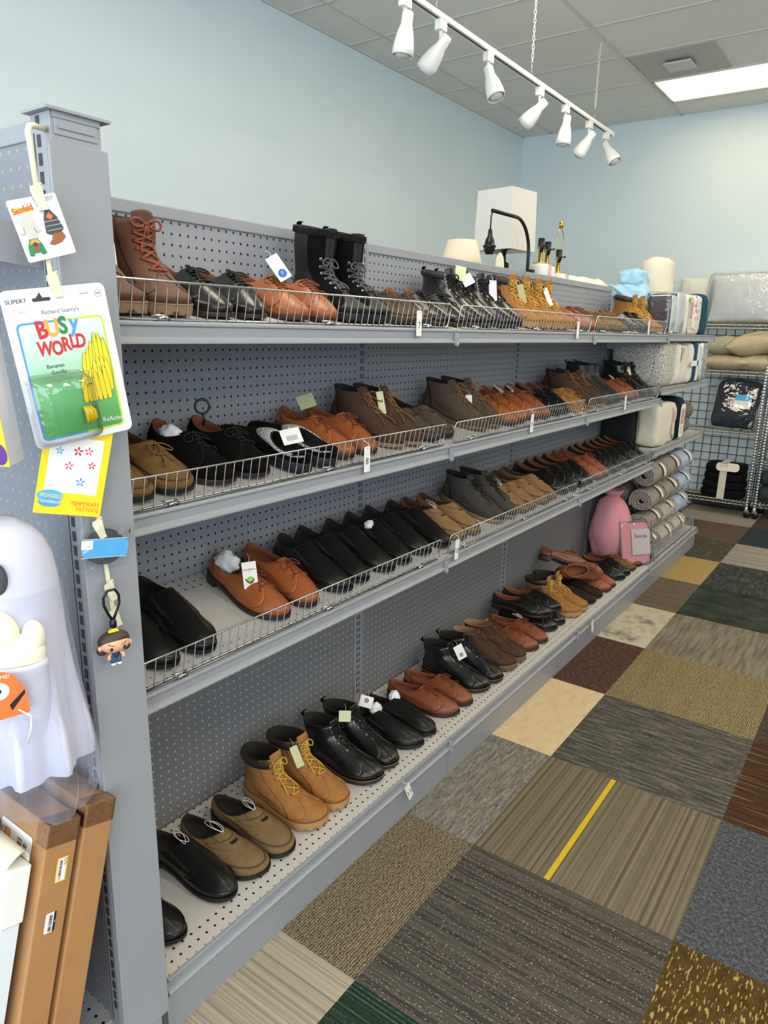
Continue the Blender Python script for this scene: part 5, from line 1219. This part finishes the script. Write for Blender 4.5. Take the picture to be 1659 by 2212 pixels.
# third level
pack('comforter_pack', (.115, 2.525, z3), (.20, .13, .255), LIN_DG, 'charcoal comforter pack with tall cream label, third far shelf', seed=13, n=6, card=(.06, .225, .03, .125, LABEL), sticker=(.035, .215))
pack('comforter_pack', (.285, 2.72, z3), (.14, .42, .265), LIN_C, 'wrinkled off-white comforter pack on the third far shelf', seed=14, amp=.012, card=(.06, .17, .10, .15, LABEL), sticker=(.12, .05))
pack('sheet_pack', (.19, 3.03, z3), (.33, .15, .285), LIN_NV, 'navy pack with white printed front, third far shelf', seed=15, n=7, card=(.12, .22, .01, .13, WHITEP))
pack('comforter_pack', (.10, 3.32, z3), (.17, .42, .31), LIN_W, 'white comforter in a clear vinyl bag behind the grey roll', seed=16, bag=True, amp=.012)
for q, (zz, lab) in enumerate(((0, 'lower grey rolled blanket at the end of the third far shelf'), (.105, 'upper grey rolled blanket at the end of the third far shelf'))):
    e = empty('rolled_blanket', (.262+.015*q, 3.34, z3+zz), (0, 0, 0), lab, 'blanket', 'small grey rolls'); m = MB(); m.lathe([(0, -.13), (.05, -.128), (.056, -.11), (.057, .11), (.05, .128), (0, .13)], 20, mat=Matrix.Translation((0, 0, .056)) @ Matrix.Rotation(R(90), 4, 'X')); m.build('roll', LIN_G, e)
# bottom level: rolled throws, pink bundle and pink sheet set
THROW = {}
def throw_mat(n, a, b):
    t = NT('knit_'+n); t.set(Roughness=.95); v = t.noise(t.coord(), 130, 3, .65); t.col(t.ramp(v, [(.32, a), (.68, b)])); t.bump(v, .8, .006); return t.mat
TG = throw_mat('taupe_grey', '#766e66', '#aaa198'); TB_ = throw_mat('pale_blue', '#8f9fbb', '#bcc8dc'); TW = throw_mat('pale_grey', '#9b968e', '#c6c1b8')
def throw_parts(seed, L=.30, r=.083):
    rd = random.Random(seed); turns = 3.6; m = MB(); N_ = 110; th = .0105; inner, outer = [], []
    for i in range(N_+1):
        a = 2*PI*turns*i/N_; rr = .012+(r-.012-th)*i/N_; wob = 1+.03*math.sin(3*a+seed); sq = 1-.10*(math.sin(a)**2)
        for lst, d in ((outer, th*.86), (inner, -th*.72)): q = max(rr+d, .002)*wob; lst.append((q*math.cos(a), q*math.sin(a)*sq))
    rows = []
    for y, k in ((-L/2+.006, .0), (-L/2, .30), (-L/2, .70), (-L/2+.006, 1.0), (L/2-.006, 1.0), (L/2, .7), (L/2, .3), (L/2-.006, 0)):
        rows.append([(i_[0]*(1-k)+o_[0]*k, y, i_[1]*(1-k)+o_[1]*k) for i_, o_ in zip(inner, outer)])
    m.grid(rows)
    m.add(rows[3:5][0][-1:]+rows[4][-1:]+rows[7][-1:]+rows[0][-1:], [(0, 1, 2, 3)])
    f = MB()
    for i in range(70):
        y = rd.uniform(-L/2+.01, L/2-.01); a = rd.gauss(-.15, .30); p0 = Vector((r*.98*math.cos(a), y, r*.88*math.sin(a))); d = Vector((math.cos(a)*.6, rd.uniform(-.5, .5), -.9)); p1 = p0+d*rd.uniform(.010, .026); p1.x = min(p1.x, r+.012)
        s = Vector((0, 1, 0))*.0016; f.add([p0-s, p0+s, p1+s*.6, p1-s*.6], [(0, 1, 2, 3)])
    lb = MB(); A = []
    for i in range(9):
        a = 1.35-1.15*i/8; A.append([((r+.002)*math.cos(a), yy, (r*.92+.002)*math.sin(a)) for yy in (.01, .055)])
    lb.grid(A); return m, f, lb
rolls = [(.300, 2.645, 0, 'TG', 'nearest lower'), (.300, 2.645, 1, 'TG', 'nearest second tier'), (.300, 2.645, 2, 'TG', 'nearest third tier'), (.300, 2.645, 3, 'TG', 'nearest uppermost'),
         (.120, 2.73, 0, 'TG', 'back lower'), (.120, 2.73, 1, 'TG', 'back second tier'), (.120, 2.73, 2, 'TG', 'back third tier'),
         (.305, 2.965, 0, 'TW', 'middle lower'), (.305, 2.965, 1, 'TW', 'middle second tier'), (.305, 2.965, 2, 'TG', 'middle third tier'), (.300, 2.965, 3, 'TG', 'middle uppermost'),
         (.310, 3.285, 0, 'TW', 'far lower'), (.310, 3.285, 1, 'TB', 'far second tier'), (.310, 3.285, 2, 'TB', 'far third tier'), (.305, 3.285, 3, 'TB', 'far uppermost')]
for q, (x, y, k, mt, nm) in enumerate(rolls):
    mm = dict(TG=TG, TB=TB_, TW=TW)[mt]; col_ = dict(TG='taupe grey', TB='pale blue', TW='pale grey')[mt]
    e = empty('rolled_throw', (x, y, z0+.078+.157*k), (0, R(-20+13*(q % 4)), 0), f'{col_} rolled throw blanket, {nm} roll of the stack', 'throw blanket', 'rolled throws stacked on the bottom deck')
    a, f, lb = throw_parts(q); a.build('roll', mm, e); f.build('fringe', mm, e); lb.build('paper_band', LABEL, e)
e = empty('bedding_bundle', (.150, 2.425, z0), (0, 0, R(12)), 'pink bedding bundle tied in a sack shape, standing by the rolled throws', 'bedding bundle')
rows = []
for k in range(20):
    f = k/19; r = (.10+.055*math.sin(PI*min(1, f*1.15))**.8)*(1 if f < .86 else max(.02, 1-((f-.86)/.14)**1.6)); z = .43*f
    rows.append([(r*.82*math.cos(a)*(1+.03*math.sin(7*a+9*f)), r*.78*math.sin(a)*(1+.03*math.sin(5*a+4)), z) for a in np.linspace(0, 2*PI, 40, endpoint=False)])
rows = [[(x*(1+.9*nz((x, y, z), 9, 3)*.12+.05*nz((x*3, y*3, z*.6), 16, 5)), y*(1+.12*nz((x, y, z), 9, 4)+.05*nz((x*3, y*3, z*.6), 16, 6)), z+(.010*nz((x, y, z), 12, 8) if 0 < k < 19 else 0)) for x, y, z in r] for k, r in enumerate(rows)]
m = MB(); m.grid(rows, wrap=True, flip=True); m.add(rows[0], [tuple(range(40))]); m.build('bundle', LIN_PK, e)
m = MB(); m.lathe([(.0, .395), (.02, .40), (.045, .43), (.06, .455), (.03, .45), (0, .42)], 16, sx=1.1, sy=.9); m.build('gathered_top', LIN_PK, e)
e = empty('sheet_set_pack', (.315, 2.42, z0), (R(0), R(-16), R(-38)), 'pink sheet set in a zip pack with grey label, leaning on the pink bundle', 'sheet set')
soft_box(.11, .22, .265, 9, 12, .004, 14, 3).build('folded_sheets', LIN_PK, e)
soft_box(.118, .228, .272, 10, 8, .002, 14, 4).build('clear_case', CLEARBAG, e, 'clear zip case')
m = MB()
for sx in (-1, 1): m.tube([(sx*.058, y, z) for y, z in ((-.113, .005), (-.113, .268), (.113, .268), (.113, .005))], .004, 6)
m.build('piping', plain('taupe_piping', '#8a8381', .6), e)
o = MB().prism(rrect(.13, .16, .004), 0, .001).build('label_insert', plain('label_grey', '#b8b2b4', .6), e); o.matrix_basis = face((.0625, .025, .14), (0, 1, 0), (0, 0, 1))
o = text('Sienna', .036, INK, e, (0, 0, 0)); o.matrix_basis = face((.0640, .025, .175), (0, 1, 0), (0, 0, 1))

# ---------------------------------------------------------------- wire racks on the rear wall
def rack(x0, x1, y0, y1, levels, label, height):
    e = empty('wire_rack', ((x0+x1)/2, (y0+y1)/2, 0), label=label, cat='wire rack'); hx, hy = (x1-x0)/2, (y1-y0)/2
    for sx in (-1, 1):
        for sy in (-1, 1):
            m = MB(); prof = [(.0, .10), (.0125, .10)]; z = .12
            while z < height: prof += [(.0125, z), (.0112, z+.002), (.0112, z+.005), (.0125, z+.007)]; z += .0254
            prof += [(.0125, height), (0, height)]; m.lathe(prof, 12, at=(sx*hx, sy*hy, 0)); p = m.build('post', CHROME, e)
            c = MB(); c.lathe([(0, -.012), (.028, -.012), (.032, -.006), (.032, .006), (.028, .012), (0, .012)], 18, mat=Matrix.Translation((sx*hx+.012, sy*hy-.01, .0325)) @ Matrix.Rotation(R(90), 4, 'X')); c.build('caster_wheel', BLACKPL, p)
            c = MB(); c.lathe([(.006, .10), (.014, .095), (.016, .07), (.012, .06)], 12, at=(sx*hx, sy*hy, 0)); c.box(sx*hx-.01, sx*hx+.026, sy*hy-.028, sy*hy+.008, .052, .072); c.build('caster_fork', CHROME, p)
    for z in levels:
        m = MB(); r = .0032
        for dz in (0, -.028):
            m.tube([(-hx, -hy, z+dz), (hx, -hy, z+dz), (hx, hy, z+dz), (-hx, hy, z+dz)], r, 6, closed=True)
        n = int((x1-x0)/.045)
        for s in (-1, 1):
            P = []
            for i in range(2*n+1): P.append((-hx+2*hx*i/(2*n), s*hy, z if i % 2 else z-.028))
            m.tube(P, .0022, 5)
        for s in (-1, 1): m.tube([(s*hx, -hy+2*hy*i/12, z if i % 2 else z-.028) for i in range(13)], .0022, 5)
        k = int((x1-x0)/.03)
        for i in range(1, k): x = -hx+2*hx*i/k; m.tube([(x, -hy, z+.003), (x, hy, z+.003)], .0018, 5)
        m.build('wire_shelf', CHROME_W, e)
    return e
rack(-.42, .560, 4.90, 5.19, (.135, .745, 1.265, 1.655), 'chrome wire rack with pillows and bagged comforter, left of two at the rear wall', 1.70)
rack(.625, 1.55, 4.90, 5.19, (.135, .515, .90, 1.265, 1.655), 'second chrome wire rack at the right edge of the photo', 1.70)
m = MB(); g_ = empty('wire_grid_panel', (.1, 5.215, 0), label='black wire grid panel behind the wire racks on the rear wall', cat='grid panel')
for i in range(27): m.tube([(-.95+i*.0762, 0, .12), (-.95+i*.0762, 0, 1.62)], .003, 6)
for i in range(21): m.tube([(-.95, -.004, .12+i*.0762), (1.04, -.004, .12+i*.0762)], .003, 6)
m.build('grid', BLACKM, g_)
m = MB(); [m.box(x-.02, x+.02, .004, .02, .8, .86) for x in (-.8, .9)]; m.build('wall_bracket', BLACKM, g_)
pc = (('beige_pillow', (.215, 5.03, 1.272), (.42, .30, .13), 0, 'beige linen pillow, lower left of the rack pillows'), ('beige_pillow', (.50, 5.03, 1.272), (.44, .30, .14), 0, 'beige linen pillow, lower right of the rack pillows'),
      ('beige_pillow', (.18, 5.06, 1.395), (.30, .28, .17), -4, 'greenish beige pillow, upper left of the rack pillows'), ('beige_pillow', (.44, 5.02, 1.402), (.44, .30, .20), -10, 'plump beige pillow on top of two others on the wire rack'))
for q, (nm, loc, sz, an, lab) in enumerate(pc):
    e = empty('pillow', loc, (0, R(an), R(3*q-4)), lab, 'pillow', 'pillows on the wire rack'); pillow(*sz, seed=q+20, amp=.010).build('pillow_body', LIN_BE if q != 2 else cloth('pale_olive', '#b3ad92', .08), e)
e = empty('pillow', (.42, 5.09, 1.662), (R(78), 0, 0), 'large white pillow in a clear zip bag on top of the rack', 'pillow'); e.location.z = 1.665; e.location.y = 4.98
pillow(.84, .40, .15, seed=31, amp=.008).build('pillow_body', cloth('bright_white', '#d9d8d6'), e).location = (0, .205, 0)
o = soft_box(.88, .43, .155, 12, 12, .006, 10, 8).build('clear_bag', CLEARBAG, e, 'clear zip bag'); o.location = (0, .212, -.002)
e.matrix_basis = Matrix.Translation((.42, 5.12, 1.662)) @ Matrix.Rotation(R(84), 4, 'X')
e = empty('pillow', (-.11, 5.10, 1.662), label='small white cushion bag left of the big bagged pillow', cat='pillow'); e.matrix_basis = Matrix.Translation((-.14, 5.12, 1.662)) @ Matrix.Rotation(R(84), 4, 'X')
pillow(.26, .40, .12, seed=33, amp=.012).build('pillow_body', LIN_W, e).location = (0, .2, 0)
o = MB().prism(rrect(.03, .022, .002), 0, .001).build('price_sticker', GREENST, e); o.location = (.12, .12, .11)
e = empty('comforter_pack', label='navy comforter in a clear bag with blue and white label on the wire rack', cat='comforter'); e.matrix_basis = Matrix.Translation((.345, 4.955, .752)) @ Matrix.Rotation(R(68), 4, 'X') @ Matrix.Rotation(R(-2), 4, 'Z')
o = soft_box(.37, .44, .10, 6, 14, .006, 8, 41).build('folded_cloth', LIN_NV, e); o.location = (0, .22, 0)
o = soft_box(.385, .46, .112, 8, 14, .008, 9, 42).build('clear_bag', CLEARBAG, e, 'clear vinyl bag'); o.location = (0, .225, -.004)
layer(e, 'label_card', rrect(.135, .125, .006, cx=.05, cy=.235), .109, WHITEP); layer(e, 'label_blue', rrect(.135, .055, .004, cx=.05, cy=.270), .1095, PR['sky']); layer(e, 'price_sticker', rrect(.035, .016, .002, cx=.085, cy=.305), .110, GREENST)
e = empty('folded_blanket', (.335, 5.03, .141), label='black folded blanket with cream belly band on the lowest rack shelf', cat='blanket')
for k in range(4): soft_box(.36-.01*k, .27, .085, 5, 10, .008, 9, 50+k).build('fold', LIN_BK, e).location = (0, 0, .075*k)
MB().box(-.03, .03, -.142, -.139, .0, .33).box(-.03, .03, -.142, .142, .322, .326).build('belly_band', LABEL, e)
MB().prism(rrect(.19, .075, .03, cx=.03), 0, .002).build('label_insert', LABEL, e).matrix_basis = Matrix.Translation((0, -.139, .29)) @ Matrix.Rotation(R(72), 4, 'X')
for zz, lab in ((.141, 'lower slate rolled blanket on the right hand rack'), (.285, 'upper slate rolled blanket on the right hand rack')):
    e = empty('rolled_blanket', (.80, 5.03, zz), label=lab, cat='blanket', group='slate rolls on the right hand rack'); m = MB(); m.lathe([(0, -.17), (.06, -.168), (.070, -.15), (.071, .15), (.06, .168), (0, .17)], 22, mat=Matrix.Translation((0, 0, .070)) @ Matrix.Rotation(R(90), 4, 'Y')); m.build('roll', LIN_SL, e)
pack('sheet_pack', (.80, 5.02, .521), (.30, .25, .24), LIN_W, 'white folded bedding pack on the right hand rack', seed=60)
# ---------------------------------------------------------------- lamps standing behind the run
LZ0 = 1.601; SHADE = plain('lamp_shade_linen', '#d8d3ca', .8, bump=.1, bscale=200); SHADE2 = plain('lamp_shade_cream', '#d9cbb2', .8, bump=.1, bscale=200); CERAM = plain('white_ceramic', '#dedcd8', .25); SOCK = plain('socket_black', '#19191b', .3, .2)
def socket(par, x=0, y=0, z=0, s=1.0):
    m = MB().lathe([(0, 0), (.011, 0), (.013, .01), (.017, .018), (.019, .036), (.0175, .040), (.0185, .070), (.016, .072), (0, .072)], 16, at=(x, y, z)); m.tube([(x+.018, y, z+.03), (x+.034, y, z+.03)], .003, 6); m.lathe([(0, 0), (.006, .0), (.006, .006), (0, .006)], 8, mat=Matrix.Translation((x+.034, y, z+.03)) @ Matrix.Rotation(R(90), 4, 'Y')); return m.build('socket', SOCK, par)
e = empty('table_lamp', (-.300, 1.61, LZ0), (0, 0, R(-9)), 'dark table lamp with a large square white shade behind the shelves', 'lamp')
MB().lathe([(0, 0), (.075, 0), (.075, .015), (.030, .02), (.030, .30), (.012, .31), (.010, .345), (0, .345)], 20).build('base', BLACKM, e); socket(e, 0, 0, .345, .9)
m = MB(); a, b, h0, h1 = .108, .114, .360, .652
for d in (0, .004):
    rows = [[(sx*(b-d), sy*(b-d), h0) for sx, sy in ((-1,-1),(1,-1),(1,1),(-1,1))], [(sx*(a-d), sy*(a-d), h1) for sx, sy in ((-1,-1),(1,-1),(1,1),(-1,1))]]; m.grid(rows, wrap=True, flip=bool(d), smooth=False)
m.build('lamp_shade', SHADE, e); MB().tube([(-b, 0, h0+.02), (b, 0, h0+.02)], .002, 6).tube([(0, -b, h0+.02), (0, b, h0+.02)], .002, 6).build('shade_spider', BLACKM, e)
e = empty('table_lamp', (-.20, .995, LZ0), label='small lamp with a cream tapered shade peeking over the panel', cat='lamp')
MB().lathe([(0, 0), (.06, 0), (.06, .012), (.02, .02), (.02, .17), (.01, .18), (0, .18)], 18).build('base', CERAM, e); socket(e, 0, 0, .18)
MB().lathe([(.115, .175), (.066, .345), (.0645, .345), (.113, .175)], 32).build('lamp_shade', SHADE2, e)
e = empty('arc_lamp', (-.125, 1.535, LZ0), label='black curved arm desk lamp with a hanging bare socket', cat='lamp')
MB().lathe([(0, 0), (.055, 0), (.055, .012), (0, .014)], 24).build('base', BLACKM, e)
MB().tube([(0, 0, .01), (0, 0, .33)]+[(0, -.16+.16*math.cos(q), .33+.158*math.sin(q)) for q in np.linspace(.1, PI/2, 10)]+[(0, -.41, .484)], .0085, 10).build('arm', BLACKM, e)
MB().tube([(0, -.405, .484), (0, -.418, .46), (0, -.420, .42), (0, -.420, .40)], .0035, 6).build('cord', BLACKPL, e)
MB().lathe([(0, .405), (.009, .402), (.011, .375), (.021, .355), (.024, .335), (.031, .332), (.031, .326), (.025, .322), (.027, .31), (.021, .307), (.019, .295), (0, .294)][::-1], 18, at=(0, -.420, 0)).build('socket', SOCK, e)
def bare(x, y, hb, lab, harp=False, body=True, tagc=None):
    e = empty('lamp_base', (x, y, LZ0), label=lab, cat='lamp base', group='bare lamp bases behind the run')
    if body:
        MB().lathe([(0, 0), (.05, 0), (.05, hb-.02), (.046, hb-.012), (.02, hb-.008), (0, hb-.008)], 12).build('base', CERAM, e); MB().lathe([(.0, hb-.012), (.040, hb-.012), (.041, hb-.004), (.012, hb), (.011, hb+.05), (0, hb+.05)], 16).build('neck', BRASS, e); zz = hb+.05
        MB().tube([(0, -.026, zz+.03), (0, -.024, zz-.005), (0, 0, zz-.008), (0, .024, zz-.005), (0, .026, zz+.03)], .003, 6).build('harp_saddle', BRASS, e)
    else: MB().lathe([(0, 0), (.06, 0), (.06, .01), (.012, .016), (.012, hb), (0, hb)], 16).build('base', BLACKM, e); zz = hb
    socket(e, 0, 0, zz)
    if harp:
        MB().tube([(0, .052*math.sin(t)*(1 if True else 1), zz+.09-.098*math.cos(t)) for t in np.linspace(.25, 2*PI-.25, 26)], .0022, 6).build('harp', BRASS, e); MB().lathe([(0, 0), (.013, 0), (.013, .034), (0, .034)], 14, at=(0, 0, zz+.188)).build('finial', BRASS, e)
    if tagc: MB().prism(rrect(.026, .09, .004), 0, .001).build('hang_tag', tagc, e).matrix_basis = face((.053, .022, hb-.06), (0, 1, 0), (0, 0, 1))
    return e
PKT = plain('pink_tag', '#e3b5b4', .6)
bare(-.20, 1.85, .325, 'white lamp base with brass neck, leftmost beside the black arc lamp', tagc=PKT)
bare(-.22, 1.985, .322, 'white lamp base with brass neck, middle of the three')
bare(-.22, 2.15, .296, 'white lamp base with a tall brass harp and finial', harp=True, tagc=PKT)
bare(-.20, 1.745, .205, 'short black lamp base with bare socket under the square shade', body=False)
e = empty('paper_tag', (-.075, 1.13, 1.80), label='round cream paper tag hanging from the dark table lamp', cat='tag')
MB().prism(ell(.085, .115, 24), 0, .0008).build('card', CREAM, e).matrix_basis = face((0, 0, 0.055), (0, 1, 0), (0, 0, 1)); MB().prism(rrect(.05, .014, .002), .0008, .0012).build('orange_print', PR['orange'], e).matrix_basis = face((0, 0, .030), (0, 1, 0), (0, 0, 1)); e.location.z = 1.79

# ---------------------------------------------------------------- track lighting
TXX, TZ = -.512, 2.97
t = empty('track_rail', (TXX, 1.4, TZ), label='long white track light rail hung on chains from the ceiling', cat='track rail')
bevel(MB().box(-.018, .018, -3.2, 2.235, -.012, .012).build('rail', WHITE_PL, t), .002); MB().box(-.006, .006, -3.19, 2.22, -.0125, -.0118).build('slot', PAINT_D, t)
MB().box(-.02, .02, 2.225, 2.24, -.014, .014).build('end_cap', WHITE_PL, t)
def chain(y, lab):
    L_ = CEIL-TZ-.012; n = int(L_/.022)
    e = empty('hanging_chain', (TXX+.0, y, CEIL), label=lab, cat='chain'); m = MB()
    for k in range(n-4):
        z = -.03-.022*k; tw = R(45 if k % 2 else -45)
        m.tube([(.0065*math.cos(a)*math.cos(tw), .0065*math.cos(a)*math.sin(tw), z-.011+.014*math.sin(a)) for a in np.linspace(0, 2*PI, 11)[:-1]], .0018, 5, closed=True)
    m.build('links', WHITE_PL, e); MB().tube([(0, 0, -.002), (.006, 0, -.012), (0, 0, -.032)], .003, 6).build('hook', WHITE_PL, e); MB().tube([(0, 0, -.03-.022*(n-4)), (0, 0, -L_-.0)], .0016, 6).build('wire_drop', CHROME, e)
for y, lab in ((3.27, 'hanging chain at the far end of the track rail'), (2.24, 'hanging chain in the middle of the track rail'), (1.20, 'hanging chain near the top edge above the second lamp head')): chain(y, lab)
BULB = plain('bulb_glass', '#c4bfc0', .15); HEADIN = plain('head_inside', '#b9b6ae', .4)
def head(y, az, tilt, lab):
    """white bullet lamp head: adapter, stem, shell, bulb"""
    e = empty('track_lamp', (TXX, y, TZ-.012), label=lab, cat='track lamp', group='white track lamp heads')
    m = MB().box(-.017, .017, -.030, .030, -.045, 0); 
    for k in range(3): m.box(-.0185, .0185, -.024, .024, -.014-.010*k, -.010-.010*k)
    bevel(m.build('adapter', WHITE_PL, e), .002, 1); MB().tube([(0, 0, -.045), (0, 0, -.075), (.012, 0, -.085), (.012, 0, -.10)], [.010, .007, .0065, .006], 10).build('stem', WHITE_PL, e)
    Mx = Matrix.Translation((.012, 0, -.100)) @ Matrix.Rotation(R(az), 4, 'Z') @ Matrix.Rotation(R(tilt), 4, 'Y')
    K = 1.2
    MB().lathe([(r*K, z*K) for r, z in [(0, .034), (.016, .033), (.021, .027), (.0215, -.012), (.025, -.020), (.033, -.048), (.0390, -.085), (.0400, -.112), (.037, -.112), (.036, -.085), (.028, -.05), (0, -.045)]][::-1], 28, mat=Mx).build('shell', WHITE_PL, e)
    MB().lathe([(r*K, z*K) for r, z in [(0, -.050), (.012, -.055), (.026, -.080), (.030, -.100), (.026, -.113), (.014, -.120), (0, -.122)]][::-1], 22, mat=Mx).build('bulb', BULB, e)
# az: direction the open end swings to; tilt from straight down
HD = [(.945, 200, 7, 'track lamp head cut by the top edge of the photo, nearest one'), (1.245, 178, 46, 'track lamp head tilted back left, second from the nearest'), (1.72, -12, 24, 'track lamp head showing its bulb, third from the nearest'),
      (2.37, 185, 48, 'track lamp head tilted left below the middle chain'), (2.77, 230, 6, 'track lamp head pointing straight down, fifth along the rail'), (3.19, 185, 36, 'track lamp head tilted left, next to last on the rail'), (3.53, -15, 36, 'last track lamp head at the rail end, bulb visible')]
for y, az, tl, lab in HD: head(y, az, -tl, lab)
